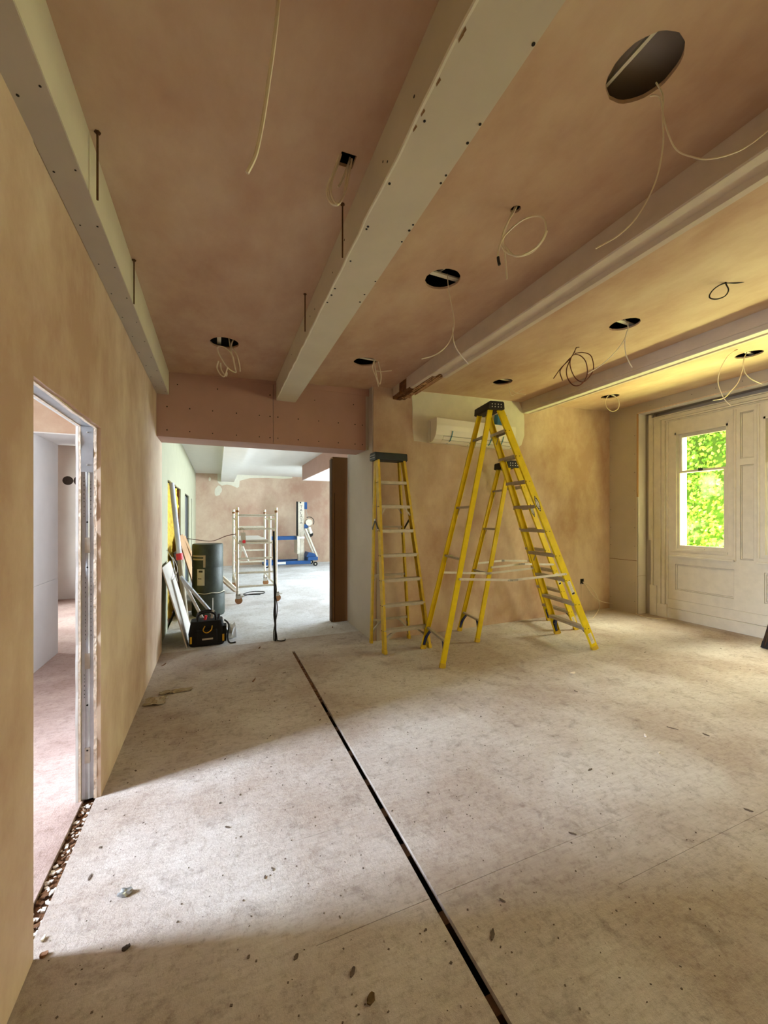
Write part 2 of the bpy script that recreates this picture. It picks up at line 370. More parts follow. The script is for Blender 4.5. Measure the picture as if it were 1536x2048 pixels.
def rect(u0, v0, u1, v1): return [(u0, v0), (u1, v0), (u1, v1), (u0, v1)]
def circ(cx, cy, r, n=28, jit=0.02, ry=None):
    ry = ry or r
    return [(cx + (1 + random.uniform(-jit, jit)) * r * math.cos(2 * math.pi * i / n), cy + (1 + random.uniform(-jit, jit)) * ry * math.sin(2 * math.pi * i / n)) for i in range(n)]
def screws(pts, nrm, parent, r=0.006, name='screw_heads'):
    mb = MB(); nrm = Vector(nrm)
    for p in pts: mb.cyl(Vector(p) - nrm * 0.004, Vector(p) + nrm * 0.0015, r * random.uniform(0.8, 1.2), 8)
    return mb.build(name, M['screw'], parent, kind='stuff', label='dark screw heads in rows')

# ================================================================== SETTING
# ---- ground and garden
MB().add([(-70, -70, -0.32), (70, -70, -0.32), (70, 70, -0.32), (-70, 70, -0.32)], [(0, 1, 2, 3)]).build('ground', M['lawn'], kind='structure', label='sunlit lawn outside the windows')

# ---- floor
fl = thing('floor', (0, 0, 0), 'dusty floorboards with an open slot running along the room', 'floor', kind='structure')
X_SL, X_SR = 0.800, 0.834
B0, PITCH = 1.435, 0.2525
k0 = int(math.floor((-1.7 - B0) / PITCH)); k1 = int(math.ceil((5.1 - B0) / PITCH))
def board(x0, x1, y0, y1, g):
    z = random.uniform(-0.0005, 0.0002)
    MB().box((x0, y0, -0.022), (x1, y1 - g, z)).build('floor_board', M['floor'], fl)
for k in range(k0, k1):
    y0 = B0 + k * PITCH; y1 = y0 + PITCH; op = lambda kk: 0.0016 if k in kk else 0.0
    if y1 < 4.75:
        board(-0.625, .33, y0, y1, op(()))
        board(.33, X_SL, y0, y1, op((-1, 1, 2))); j = 1.35 + ((k * 7) % 5) * 0.22
        board(X_SR, j, y0, y1, op((-1, 3))); j2 = 3.2 + ((k * 11) % 6) * 0.4; board(j, j2, y0, y1, op((-2,))); board(j2, 6.62, y0, y1, 0)
    else:
        board(-0.625, X_SL + .017, y0, y1, 0.0016); board(X_SL + .017, 2.9, y0, y1, .0016); board(2.9, 6.62, y0, y1, 0)
MB().box((-0.72, -1.8, -0.16), (6.7, 5.2, -0.12)).build('subfloor', M['dark'], fl)
mb = MB().box((-0.64, 5.19, -0.05), (6.7, 14.3, -0.001)); mb.build('far_floor', M['floor_far'], fl)
mb = MB().box((-3.6, -1.8, -0.05), (-0.685, 14.3, -0.001)); mb.build('side_floor', M['floor_side'], fl)
for i in range(15):                                            # joists crossing under the slot
    y = 0.75 + i * 0.30 + random.uniform(-.04, .04)
    MB().box((0.70, y, -0.12), (0.93, y + random.uniform(.05, .075), -0.0245)).build('joist', M['joist'], fl)
mb = MB()                                                       # packed dirt in the far end of the slot
for i in range(60):
    y = 3.35 + 1.35 * (i / 60) ** 0.8; r = random.uniform(.012, .022)
    mb.box((X_SL + .001, y, -0.03), (X_SR - .001, y + .03, -0.004 - random.uniform(0, .012)))
mb.build('slot_dirt', M['dirt'], fl, kind='stuff', label='brown dirt packed into the slot')
mb = MB().box((-0.69, 1.70, -0.06), (-0.62, 2.70, -0.024)); mb.build('threshold_bed', M['dirt'], fl)
mb = MB(); mc = MB()
for i in range(260):
    y = random.uniform(1.72, 2.66); x = random.uniform(-0.683, -0.628); s = random.uniform(.003, .010)
    R = Matrix.Translation((x, y, -0.018 + s * .3)) @ Matrix.Rotation(random.uniform(0, 6), 4, 'Z') @ Matrix.Rotation(random.uniform(-.5, .5), 4, 'X')
    (mb if random.random() < .4 else mc).box((-s, -s * .7, -s * .3), (s, s * .7, s * .35), R)
mb.build('gypsum_rubble', M['chip_pale'], fl, kind='stuff', label='pale gypsum crumbs in the threshold gap')
mc.build('brown_rubble', M['dirt'], fl, kind='stuff', label='brown rubble in the threshold gap')

# ---- left wall: two boards on steel studs with a door opening
XL = -0.60
wl = thing('wall_left', (XL, 1.8, 0), 'pink plastered partition wall on steel studs', 'wall', kind='structure')
DY0, DY1, DZ = 1.772, 2.665, 2.055
def jag(a, b, n, amp, axis):
    out = []
    for i in range(n + 1):
        t = i / n; p = [a[0] + (b[0] - a[0]) * t, a[1] + (b[1] - a[1]) * t]
        if 0 < i < n: p[axis] += random.uniform(-amp, amp)
        out.append(tuple(p))
    return out
outl = [(DY0, 0), (DY0, DZ)] + jag((DY0, DZ), (DY1, DZ), 12, .003, 1)[1:] + jag((DY1, DZ), (DY1, 0), 26, .004, 0)[1:] + [(5.30, 0), (5.32, 1.2), (5.30, 3.78), (-1.7, 3.78), (-1.7, 0)]
MB().slab(outl, [], lambda u, v, s: Vector((XL - 0.018 * (1 - s), u, v))).build('plaster_skin', M['plaster_wall'], wl)
MB().box((XL - .017, -1.7, 0), (XL + .003, DY0 - .001, 3.78)).build('plaster_skin', M['plaster_wall'], wl)
for x0, x1 in ((-.033, -.019),):
    o2 = [(DY0, 0.0), (DY0, DZ - .004)] + jag((DY0, DZ - .006), (DY1 - .004, DZ - .006), 10, .003, 1)[1:] + jag((DY1 - .004, DZ - .006), (DY1 - .003, 0), 30, .005, 0)[1:] + [(5.30, 0), (5.30, 3.78), (-1.7, 3.78), (-1.7, 0)]
    MB().slab(o2, [], lambda u, v, s: Vector((XL + (x0 if s == 0 else x1), u, v))).build('inner_board', M['gypsum'], wl)
o3 = [(DY0, 0), (DY0, DZ)] + [(DY1 - .002, DZ)] + jag((DY1 - .002, DZ), (DY1 - .006, 0), 24, .005, 0)[1:] + [(5.28, 0), (5.28, 3.78), (-1.7, 3.78), (-1.7, 0)]
MB().slab(o3, [], lambda u, v, s: Vector((XL - (.115 if s == 0 else .103), u, v))).build('outer_skin', M['white_board'], wl)
MB().slab(o3, [], lambda u, v, s: Vector((XL - (.102 if s == 0 else .092), u, v))).build('inner_board', M['gypsum'], wl)
# far jamb stud: folded channel, centre rib, slot cut-outs, splice plates
st = MB(); xa, xb, yj = XL - .091, XL - .034, DY1 + .006
st.prism((0, yj, 0), (0, yj, DZ), [(xa, 0), (xb, 0), (xb, .03), (xb - .002, .03), (xb - .002, .002), (xa + .002, .002), (xa + .002, .03), (xa, .03)], (1, 0, 0), (0, 1, 0))
st.prism((0, yj, 0), (0, yj, DZ - .24), [(xa + .019, 0), (xa + .023, -.004), (xa + .033, -.004), (xa + .037, 0)], (1, 0, 0), (0, 1, 0))
so = st.build('jamb_stud', M['steel'], wl, label='galvanised steel stud in the door jamb')
for z in (1.36, .72, .20): MB().box((xa + .016, yj - .0052, z), (xa + .040, yj - .001, z + .085)).build('slot_tab', M['alu'], so)
for z in (1.53, 1.28, .52, .27): MB().cyl((xa + .028, yj - .006, z), (xa + .028, yj + .001, z), .005, 10).build('stud_hole', M['dark'], so)
hd = MB().prism((0, DY0, DZ + .004), (0, DY1, DZ + .004), [(xa, 0), (xb, 0), (xb, .03), (xa, .03)], (1, 0, 0), (0, 0, 1)).build('head_track', M['steel'], wl)
MB().box((xa + .001, yj - .009, DZ - .25), (xb - .001, yj - .006, DZ + .003)).build('splice_plate', M['steel'], wl)
for z in (DZ - .03, DZ - .21): MB().cyl((xa + .028, yj - .012, z), (xa + .028, yj - .008, z), .004, 8).build('rivet', M['rivet'], wl)
MB().prism((0, DY0 - .03, 0), (0, DY0 - .03, DZ), [(xa, 0), (xb, 0), (xb, .03), (xa, .03)], (1, 0, 0), (0, 1, 0)).build('jamb_stud', M['steel'], wl)
pr = MB()                                                      # printed codes on the stud
for col, z0, z1 in ((.012, 1.56, 1.78), (.043, 1.56, 1.76), (.018, .88, 1.22), (.044, .90, 1.26), (.014, .56, .70)):
    z = z0
    while z < z1:
        h = random.uniform(.008, .018)
        pr.box((xa + col - random.uniform(.0005, .002), yj - .0006, z), (xa + col + random.uniform(.0005, .002), yj - .0002, z + h * .6)); z += h + random.uniform(.004, .016)
pr.build('printed_code', M['bag_grey'], so, kind='stuff')

# ---- main ceiling with cut-outs
cl = thing('ceiling', (3, 2, 3.2), 'plastered ceiling with cut-outs for lights', 'ceiling', kind='structure')
R_H = 0.122
HOLES = {'big': on_ceil(1287, 140), 'h2': on_ceil(885, 559), 'h4': on_ceil(730, 724), 'h3': on_ceil(449, 686), 'h6': on_ceil(1249, 649),
         'h5': on_ceil(1005, 764), 'h7': on_ceil(1220, 793), 'h8': on_ceil(1498, 709)}
hl = [circ(p.x, p.y, R_H, 32, .02) for p in HOLES.values()]
SM = on_ceil(1031, 419); SQ = on_ceil(694, 321); RW = on_ceil(1155, 695); BW = on_ceil(1449, 566); H9 = on_ceil(1472, 700)
hl += [circ(SM.x, SM.y, .028, 14, .06), rect(SQ.x - .035, SQ.y - .036, SQ.x + .035, SQ.y + .036), circ(RW.x, RW.y, .02, 10, .1), circ(H9.x, H9.y, .018, 10, .1), circ(BW.x, BW.y, .014, 10, .1)]
MB().slab(rect(-0.62, -1.7, 6.52, 4.97), hl, lambda u, v, s: Vector((u, v, ceil_z(u) + .016 * s))).build('plaster_skin', M['plaster_ceil'], cl)
for i, p in enumerate(HOLES.values()):                          # furring strips over the cut-outs
    a = (1.571, .03, .05, 1.571, .05, .05, .05, .05)[i]; off = (.04, .03, .02, .045, .04, .03, .03, .04)[i]
    d = Vector((math.cos(a), math.sin(a), 0)); nrm = Vector((-d.y, d.x, 0)); c = Vector((p.x, p.y, ceil_z(p.x) + .05)) + nrm * off
    MB().bar(c - d * .3, c + d * .3, .035 if i else .014, .012).build('furring_strip', M['filler'], cl)
    if i == 1:
        for q in (-.09, .05): MB().bar(c + d * q - nrm * .2 + Vector((0, 0, .03)), c + d * (q - .05) + nrm * .02 + Vector((0, 0, .03)), .012, .012).build('furring_strip', M['filler'], cl)
MB().box((-3.7, -1.9, 3.78), (6.9, 14.5, 3.95)).build('roof_slab', M['dark'], cl)
pb = HOLES['big']; MB().box((pb.x - .025, pb.y - .3, 3.33), (pb.x + .35, pb.y + .35, 3.34)).build('duct_underside', M['board_grey'], cl)

# ---- far wall of the room (air conditioner wall) with its return
wf = thing('wall_far', (4, 4.8, 0), 'pink plastered wall behind the ladders', 'wall', kind='structure')
XP = 1.82
MB().prism((0, 0, 0), (0, 0, 3.78), [(XP, wall_y(XP)), (6.9, wall_y(6.9)), (6.9, 5.78), (XP, 5.78)], (1, 0, 0), (0, 1, 0)).build('plaster_skin', M['plaster_wall'], wf)
MB().box((XP - .012, wall_y(XP) + .012, 0), (XP - .0005, 5.778, 3.78)).build('return_board', M['board_grey'], wf)
def on_wall(x, z, d): return Vector((x, wall_y(x) - d, z))
pat = [(2.372, 3.25), (2.375, 3.0), (2.385, 2.75), (2.40, 2.575), (2.62, 2.568), (3.0, 2.572), (3.6, 2.575), (4.0, 2.58), (4.14, 2.60), (4.27, 2.67), (4.325, 2.82), (4.33, 3.0), (4.325, 3.12), (4.27, 3.24), (4.22, 3.318), (3.2, 3.275)]
MB().slab([(p[0] + random.uniform(-.006, .006), p[1] + random.uniform(-.004, .004)) for p in pat], [], lambda u, v, s: on_wall(u, v, .004 * s)).build('filler_patch', M['filler'], wf, label='pale filled patch behind the air conditioner')
MB().box((1.86, 4.706, 0), (1.90, 4.716, 1.0)).build('edge_strip', M['board_grey'], wf)

# ---- pink bulkhead over the opening
bk = thing('bulkhead', (.6, 5.0, 2.43), 'pink plasterboard bulkhead over the opening', 'bulkhead', kind='structure')
XJ = 0.605
for x0, x1 in ((-.598, XJ - .002), (XJ + .002, 1.765)):
    MB().box((x0, 4.855, 2.44), (x1, 4.868, 3.168 if x0 < 0 else 3.19)).build('front_panel', M['board_pink'], bk)
MB().box((-.598, 4.857, 2.428), (1.765, 5.25, 2.441)).build('soffit_panel', M['board_pink'], bk)
MB().box((-.62, 4.868, 2.441), (1.81, 5.26, 3.78)).build('core', M['board_grey'], bk)
MB().box((1.767, 4.92, 2.45), (1.808, 5.25, 3.3)).build('end_panel', M['board_pink'], bk)
MB().box((-.598, 4.848, 3.13), (1.815, 4.868, 3.30)).build('head_strip', M['board_pink'], bk)
screws([(x, 4.855, z) for z in (2.50, 2.75) for x in (-.5, -.28, -.05, .2, .45, .57, .66, .9, 1.15, 1.4, 1.62, 1.72)] + [(x, 4.855, 3.0) for x in (-.4, .0, .57, .66, 1.1, 1.6)], (0, -1, 0), bk, .007)

# ---- ceiling beams
def boxed_beam(name, x0, x1, zb, label, y1=4.853, mat='board_ivory', taper=0.0, side='board_ivory'):
    t = thing(name, ((x0 + x1) / 2, 1.6, zb), label, 'beam', kind='structure')
    n = 30; low = [(-1.7 + (y1 + 1.7) * i / n) for i in range(n + 1)]
    MB().box((x0 + .012, -1.7, zb + .012), (x1 - .012, y1, ceil_z(x1) + .03)).build('core', M['board_grey'], t)
    for s, x in ((0, x0), (1, x1)):
        MB().box((x if s == 0 else x - .0125, -1.7, zb + .0005), (x + .0125 if s == 0 else x, y1, ceil_z(x) + .004)).build('side_board', M[side], t)
    return t
b1 = boxed_beam('ceiling_beam', -.598, -.482, 2.882, 'narrow boxed ceiling beam along the left wall', 4.85)
MB().box((-.598, -1.7, 2.878), (-.484, 4.85, 2.8905)).build('soffit_board', M['board_grey'], b1)
screws([(random.uniform(-.505, -.5), .9 + i * .32, 2.878) for i in range(13)] + [(random.uniform(-.58, -.572), 1.0 + i * .3, 2.878) for i in range(13)], (0, 0, -1), b1, .004)
b2 = boxed_beam('ceiling_beam', .640, .862, 2.952, 'boxed ceiling beam over the floor slot', 4.853)
ed = [(.645 + random.uniform(-.004, .002), -1.7 + i * .12) for i in range(56) if -1.7 + i * .12 < 4.85] + [(.645, 4.853)]
MB().slab(ed + [(.866, 4.853), (.866, -1.7)], [], lambda u, v, s: Vector((u, v, 2.946 + .012 * s))).build('soffit_board', M['board_ivory'], b2)
bead = MB()
pts = [Vector((.642 + random.uniform(-.003, .003), -1.2 + i * .09, 2.949 + random.uniform(-.002, .002))) for i in range(67)]
bead.tube(pts, .007, 6, 2); bead.build('plaster_bead', M['filler'], b2, label='ragged pale corner bead')
sp = []
for px in ((1072, 91), (849, 242), (964, 250), (779, 367), (893, 351), (884, 367), (736, 453), (733, 458), (701, 522), (828, 450), (829, 464), (806, 484), (670, 577), (663, 590), (752, 563), (729, 589), (720, 604), (651, 604), (940, 288)):
    q = on_floor(px[0], px[1], 2.946); sp.append((min(max(q.x, .655), .858), q.y, 2.946))
screws(sp, (0, 0, -1), b2, .006)
tear = MB()
for px in ((945, 60), (892, 160), (860, 222), (835, 250), (930, 65)):
    q = on_floor(px[0], px[1], 2.944); x = .648
    tear.add([(x, q.y, 2.9445), (x + .008, q.y + .006, 2.944), (x + .005, q.y + .03, 2.9445), (x - .002, q.y + .02, 2.942)], [(0, 1, 2, 3)])
tear.build('torn_paper', M['cardboard'], b2, kind='stuff', label='torn brown paper at the beam edge')
sd = []
for px in ((878, 150), (872, 162), (905, 90), (800, 300), (808, 360), (708, 480), (695, 520), (645, 720)):
    sd.append((.640, px[1] * .004 + .9, random.uniform(3.0, 3.1)))
screws(sd, (-1, 0, 0), b2, .005)

def moulded_beam(name, XLb, zl, wd, label, y_end, rec=True, prof=None):
    t = thing(name, (XLb + wd / 2, 1.6, zl), label, 'beam', kind='structure')
    MB().prism((0, -1.7, 0), (0, y_end, 0), prof, (1, 0, 0), (0, 0, 1)).build('casing', M['beam_paint'], t)
    return t
zc = ceil_z(2.1) + .01
b3 = thing('ceiling_beam', (2.18, 1.6, 3.06), 'old painted ceiling beam with moulded soffit and broken rotten end', 'beam', kind='structure')
L3 = [(2.079, zc), (2.079, 3.112), (2.070, 3.108), (2.070, 3.066), (2.079, 3.060), (2.138, 3.060), (2.150, 3.088), (2.225, 3.088), (2.235, 3.060), (2.277, 3.060), (2.277, zc)]
MB().prism((0, -1.7, 0), (0, 3.72, 0), L3, (1, 0, 0), (0, 0, 1)).build('casing', M['beam_paint'], b3)
# left half of the casing carries on a little further, ragged
lh = MB()
prof = [(2.079, zc), (2.079, 3.112), (2.070, 3.108), (2.070, 3.070), (2.10, 3.066), (2.145, 3.09), (2.145, zc)]
lh.prism((0, 3.72, 0), (0, 4.18, 0), prof, (1, 0, 0), (0, 0, 1))
lh.prism((0, 4.18, 0), (0, 4.30, 0), [(2.079, zc), (2.079, 3.112), (2.076, 3.10), (2.09, 3.10), (2.11, zc)], (1, 0, 0), (0, 0, 1))
lh.prism((0, 4.52, 0), (0, 4.70, 0), [(2.079, zc), (2.079, 3.13), (2.10, 3.12), (2.12, zc)], (1, 0, 0), (0, 0, 1))
lh.build('casing_remnant', M['beam_paint'], b3)
tm = MB()
n = 16
for (xa_, xb_, zb_) in ((2.09, 2.15, 3.10), (2.15, 2.20, 3.085), (2.20, 2.255, 3.095)):
    ring = []
    for i in range(n + 1):
        y = 3.70 + (wall_y(2.2) - 3.70) * i / n; j = lambda a: random.uniform(-a, a)
        ring.append([(xa_ + j(.004), y, zc), (xa_ + j(.006), y, zb_ + j(.012)), (xb_ + j(.006), y, zb_ + j(.012)), (xb_ + j(.004), y, zc)])
    vs = [p for r in ring for p in r]; fs = []
    for i in range(n):
        for k in range(4): fs.append((i * 4 + k, i * 4 + (k + 1) % 4, (i + 1) * 4 + (k + 1) % 4, (i + 1) * 4 + k))
    fs += [(0, 1, 2, 3), tuple(range(n * 4, n * 4 + 4))]
    tm.add(vs, fs)
tm.build('timber_core', M['old_timber'], b3, label='exposed brown rotten timber')
lt = MB()
for i in range(5):
    y = 3.68 + random.uniform(0, .12); x = 2.15 + i * .027
    lt.bar((x, y, 3.082), (x + random.uniform(-.01, .01), y + random.uniform(.35, .7), 3.078), .012, .008)
for i in range(9):
    y = random.uniform(3.95, 4.65); x = random.uniform(2.085, 2.24); s_ = random.uniform(.012, .03)
    lt.box((-s_, -s_ * 1.6, -.006), (s_, s_ * 1.6, .006), Matrix.Translation((x, y, 3.084)) @ Matrix.Rotation(random.uniform(-.6, .6), 4, 'Y') @ Matrix.Rotation(random.uniform(0, 3), 4, 'Z'))
lt.build('lath', M['plywood'], b3, kind='stuff')
zc2 = ceil_z(4.4) + .01
b4 = thing('ceiling_beam', (4.38, 1.6, 3.157), 'white edged ceiling beam by the windows', 'beam', kind='structure')
MB().prism((0, -1.7, 0), (0, wall_y(4.4), 0), [(4.275, zc2), (4.275, 3.20), (4.289, 3.195), (4.289, 3.157), (4.372, 3.157), (4.378, 3.175), (4.43, 3.175), (4.44, 3.16), (4.469, 3.16), (4.469, zc2)], (1, 0, 0), (0, 0, 1)).build('casing', M['beam_paint'], b4)
MB().box((4.292, -1.7, 3.149), (4.37, wall_y(4.4) - .03, 3.158)).build('white_strip', M['filler'], b4)

# ---- window wall
wr = thing('wall_right', (6.3, 2, 0), 'plasterboarded window wall with deep opening', 'wall', kind='structure')
XW, XJN = 6.28, 6.53; RY = 4.40; LZ = 3.245
MB().box((XW, RY, .866), (XW + .0125, wall_y(XW), 3.5)).build('plasterboard_panel', M['board_grey'], wr)
MB().box((XW, RY, 0), (XW + .0125, wall_y(XW), .858)).build('plasterboard_panel', M['board_grey'], wr)
MB().box((XW + .004, RY, .856), (XW + .012, wall_y(XW), .868)).build('joint_filler', M['dirt'], wr)
MB().box((XW + .0125, RY + .014, 0), (6.90, 5.2, 3.78)).build('core', M['board_grey'], wr)
MB().box((XW, -1.7, LZ), (XW + .0125, RY, 3.5)).build('lintel_panel', M['board_grey'], wr)
MB().box((XW + .0125, -1.7, LZ + .012), (6.90, RY + .014, 3.78)).build('lintel_core', M['board_grey'], wr)
MB().box((XW - .001, -1.7, LZ), (6.46, RY, LZ + .0125)).build('lintel_soffit', M['white_board'], wr)
MB().box((XW - .002, -1.7, LZ - .002), (XW + .02, RY, LZ + .012)).build('lintel_edge', M['gypsum'], wr)
MB().box((XW - .001, RY, .62), (6.47, RY + .014, LZ)).build('reveal_board', M['white_board'], wr)
MB().box((XW - .001, RY, 0), (6.47, RY + .014, .612)).build('reveal_board', M['white_board'], wr)
MB().box((XW - .003, RY - .0015, 1.9), (XW + .02, RY + .014, LZ)).build('reveal_edge', M['plywood'], wr)
screws([(XW, y, z) for y in (4.45, 4.88) for z in (.2, .5, 1.1, 1.4, 1.7, 2.0, 2.3, 2.6, 2.9)] + [(XW, 4.2 - i * .3, 3.33) for i in range(12)], (-1, 0, 0), wr, .005)
MB().box((6.52, 4.30, 0), (6.60, RY + .02, 3.26)).build('gap_backing', M['board_grey'], wr)

# joinery: fixed wood panelling between and under the sashes
jn = thing('trim_1', (6.53, 3, 0), 'old white painted window joinery with panels and pilasters', 'joinery', kind='structure')
NW, WP = 5, 1.09; WY0, WY1 = 3.285, 3.985; WZ0, WZ1 = 1.05, 2.87
holes = [rect(WY0 - i * WP, WZ0, WY1 - i * WP, WZ1) for i in range(NW)]
pan = [rect(3.215 - i * WP, .452, 3.975 - i * WP, .848) for i in range(NW)] + [rect(2.995 - i * WP, a, 3.145 - i * WP, b_) for i in range(NW - 1) for a, b_ in ((2.36, 2.985), (.995, 2.27))]
MB().slab(rect(-1.7, 0, 4.31, 3.17), holes + pan, lambda u, v, s: Vector((XJN + .10 * (1 - s), u, v)) if s == 0 else Vector((XJN, u, v))).build('frame_face', M['white_paint'], jn)
# outer structural masonry
MB().slab(rect(-1.9, -.3, 5.0, 3.78), [rect(WY0 - .02 - i * WP, WZ0 - .05, WY1 + .02 - i * WP, WZ1 + .04) for i in range(NW)], lambda u, v, s: Vector((6.64 + .22 * (1 - s), u, v))).build('outer_masonry', M['board_grey'], wr)
# architrave left jamb and head: stepped mouldings
def arch(name, steps, y_in, z_in):
    for (o0, o1, d) in steps:
        MB().box((XJN - d, y_in + o0, .0), (XJN + .01, y_in + o1, z_in + o1 * .45)).build(name, M['white_paint'], jn)
        MB().box((XJN - d, -1.7, z_in + o0 * .45), (XJN + .01, y_in + o0, z_in + o1 * .45)).build(name, M['white_paint'], jn)
arch('architrave', ((0, .03, .018), (.036, .085, .042), (.091, .115, .058), (.121, .20, .048), (.206, .235, .066)), 4.075, 3.065)
MB().box((XJN - .075, 4.22, 0), (XJN, 4.325, .48)).build('plinth_block', M['white_paint'], jn, bevel=.006)
MB().box((XJN - .06, 4.075, 0), (XJN, 4.22, .205)).build('plinth_block', M['white_paint'], jn, bevel=.004)
MB().box((6.46, 4.30, 1.2), (6.50, 4.345, 3.22)).build('hanging_batten', M['white_paint'], jn)
MB().box((XJN - .030, -1.7, 0), (XJN, 4.075, .158)).build('skirting', M['white_paint'], jn, bevel=.004)
MB().box((XJN - .020, -1.7, .160), (XJN, 4.075, .30)).build('skirting', M['white_paint'], jn, bevel=.004)
def ring_panel(y0, y1, z0, z1, name='panel', wmo=.018):
    for a, b_, c, d in ((y0, y1, z0, z0 + wmo), (y0, y1, z1 - wmo, z1), (y0, y0 + wmo, z0 + wmo, z1 - wmo), (y1 - wmo, y1, z0 + wmo, z1 - wmo)):
        g_ = .004; a, b_, c, d = max(a, y0 + g_), min(b_, y1 - g_), max(c, z0 + g_), min(d, z1 - g_)
        MB().box((XJN + .006, a, c), (XJN + .03, b_, d)).build(name + '_moulding', M['white_paint'], jn)
    MB().box((XJN + .016, y0 + wmo + .003, z0 + wmo + .003), (XJN + .04, y1 - wmo - .003, z1 - wmo - .003)).build(name, M['white_paint'], jn)
MB().box((XJN + .042, -1.7, 0), (XJN + .05, 3.97, 1.0)).build('panel_backing', M['white_paint'], jn)
for i in range(NW - 1): MB().box((XJN + .042, 2.96 - i * WP, .9), (XJN + .05, 3.18 - i * WP, 3.1)).build('panel_backing', M['white_paint'], jn)
for i in range(NW):
    dy = -i * WP
    ring_panel(3.215 + dy, 3.975 + dy, .452, .848)
    MB().box((XJN - .045, 3.20 + dy, .955), (XJN, 4.05 + dy, .985)).build('sill', M['white_paint'], jn, bevel=.008)
    MB().box((XJN - .020, 3.20 + dy, .985), (XJN, 4.05 + dy, 1.03)).build('sill_rail', M['white_paint'], jn)
    if i < NW - 1:
        ring_panel(2.995 + dy, 3.145 + dy, 2.36, 2.985, 'pilaster_panel', .014)
        ring_panel(2.995 + dy, 3.145 + dy, .995, 2.27, 'pilaster_panel', .014)
        for y in (3.205, 2.945): MB().cyl((XJN - .004, y + dy, .97), (XJN - .004, y + dy, 3.04), .016, 10).build('bead', M['white_paint'], jn, smooth=True)
# sash windows
def sash_window(n, dy):
    t = thing('window_%d' % n, (6.60, (WY0 + WY1) / 2 + dy, WZ0), 'white painted sliding sash window with clear panes', 'window', kind='structure')
    y0, y1 = WY0 + dy, WY1 + dy; W_ = M['white_paint']
    for a, b_ in ((y0, y0 + .022), (y1 - .022, y1)): MB().box((XJN - .002, a, WZ0), (6.66, b_, WZ1)).build('lining', W_, t)
    MB().box((XJN - .002, y0, WZ1 - .03), (6.66, y1, WZ1)).build('head_lining', W_, t)
    MB().box((XJN - .01, y0, WZ0), (6.70, y1, WZ0 + .03)).build('bottom_lining', W_, t)
    zm = 2.262
    def sash(x, za, zb, bot, top, gm):
        for a, b_ in ((y0 + .022, y0 + .062), (y1 - .062, y1 - .022)): MB().box((x, a, za), (x + .04, b_, zb)).build('stile', W_, t)
        MB().box((x, y0 + .062, za), (x + .04, y1 - .062, za + bot)).build('rail', W_, t)
        MB().box((x, y0 + .062, zb - top), (x + .04, y1 - .062, zb)).build('rail', W_, t)
        MB().box((x + .018, y0 + .058, za + bot - .004), (x + .021, y1 - .058, zb - top + .004)).build('pane', M[gm], t)
    sash(6.60, zm - .016, WZ1 - .03, .032, .045, 'glass'); sash(6.553, WZ0 + .03, zm + .016, .06, .032, 'glass_dusty')
    MB().box((6.542, (y0 + y1) / 2 - .03, zm - .006), (6.553, (y0 + y1) / 2 + .03, zm + .03)).build('sash_catch', M['plastic_slate'], t)
    MB().box((6.535, (y0 + y1) / 2 - .05, WZ0 + .045), (6.553, (y0 + y1) / 2 + .05, WZ0 + .055)).build('lift_rail', W_, t)
    return t
for i in range(NW): sash_window(i + 1, -i * WP)

# ---- wall behind the camera
MB().box((-3.6, -1.9, -.3), (6.9, -1.7, 3.78)).build('wall_rear', M['plaster_wall'], kind='structure', label='plastered wall across the near end of the room')

# ---- far room
ff = thing('ceiling_far', (3, 9, 3.0), 'white ceiling of the far room', 'ceiling', kind='structure')
MB().box((-.70, 5.26, 3.0), (6.6, 14.1, 3.05)).build('ceiling_board', M['white_ceiling'], ff)
MB().box((2.16, 5.78, 2.60), (6.6, 11.0, 3.0)).build('lowered_soffit', M['white_ceiling'], ff)
MB().box((2.147, 5.78, 2.598), (2.16, 9.0, 3.0)).build('soffit_fascia', M['board_pink'], ff)
MB().box((2.147, 9.004, 2.598), (2.16, 11.013, 3.0)).build('soffit_fascia', M['board_pink'], ff)
MB().box((.10, 5.262, 2.75), (.50, 14.06, 3.0)).build('far_beam', M['white_ceiling'], ff)
wb = thing('wall_back', (3, 14.06, 0), 'pink plastered end wall of the far room', 'wall', kind='structure')
MB().box((-.9, 14.06, -.05), (6.9, 14.3, 3.4)).build('plaster_skin', M['plaster_far'], wb)
def blob(cx, cz, rx, rz, nm, seed_j=.12, rot=0.0):
    pts = []
    for k in range(18):
        a = 2 * math.pi * k / 18; s = 1 + random.uniform(-seed_j, seed_j); x, z = rx * s * math.cos(a), rz * s * math.sin(a)
        pts.append((cx + x * math.cos(rot) - z * math.sin(rot), cz + x * math.sin(rot) + z * math.cos(rot)))
    MB().slab(pts, [], lambda u, v, s: Vector((u, 14.06 - .004 * s, v))).build(nm, M['filler'], wb)
blob(.02, 2.45, .10, .17, 'filler_patch', .1, -.3); blob(-.23, 2.82, .035, .06, 'filler_patch')
MB().slab([(.0, 2.78), (.02, 2.70), (.13, 2.62), (.28, 2.66), (.42, 2.64), (.60, 2.56), (.66, 2.60), (.68, 2.80), (1.0, 2.90), (1.6, 2.93), (2.1, 2.92), (2.4, 2.95), (2.4, 3.0), (.0, 3.0)], [], lambda u, v, s: Vector((u, 14.06 - .004 * s, v))).build('filler_patch', M['filler'], wb)
wfl = thing('wall_farleft', (-.64, 9, 0), 'pale left wall of the far room with cut openings', 'wall', kind='structure')
OPN = [rect(6.28, .0, 8.42, 2.10), rect(9.50, .02, 10.85, 2.09), rect(11.70, .3, 11.95, 2.08)]
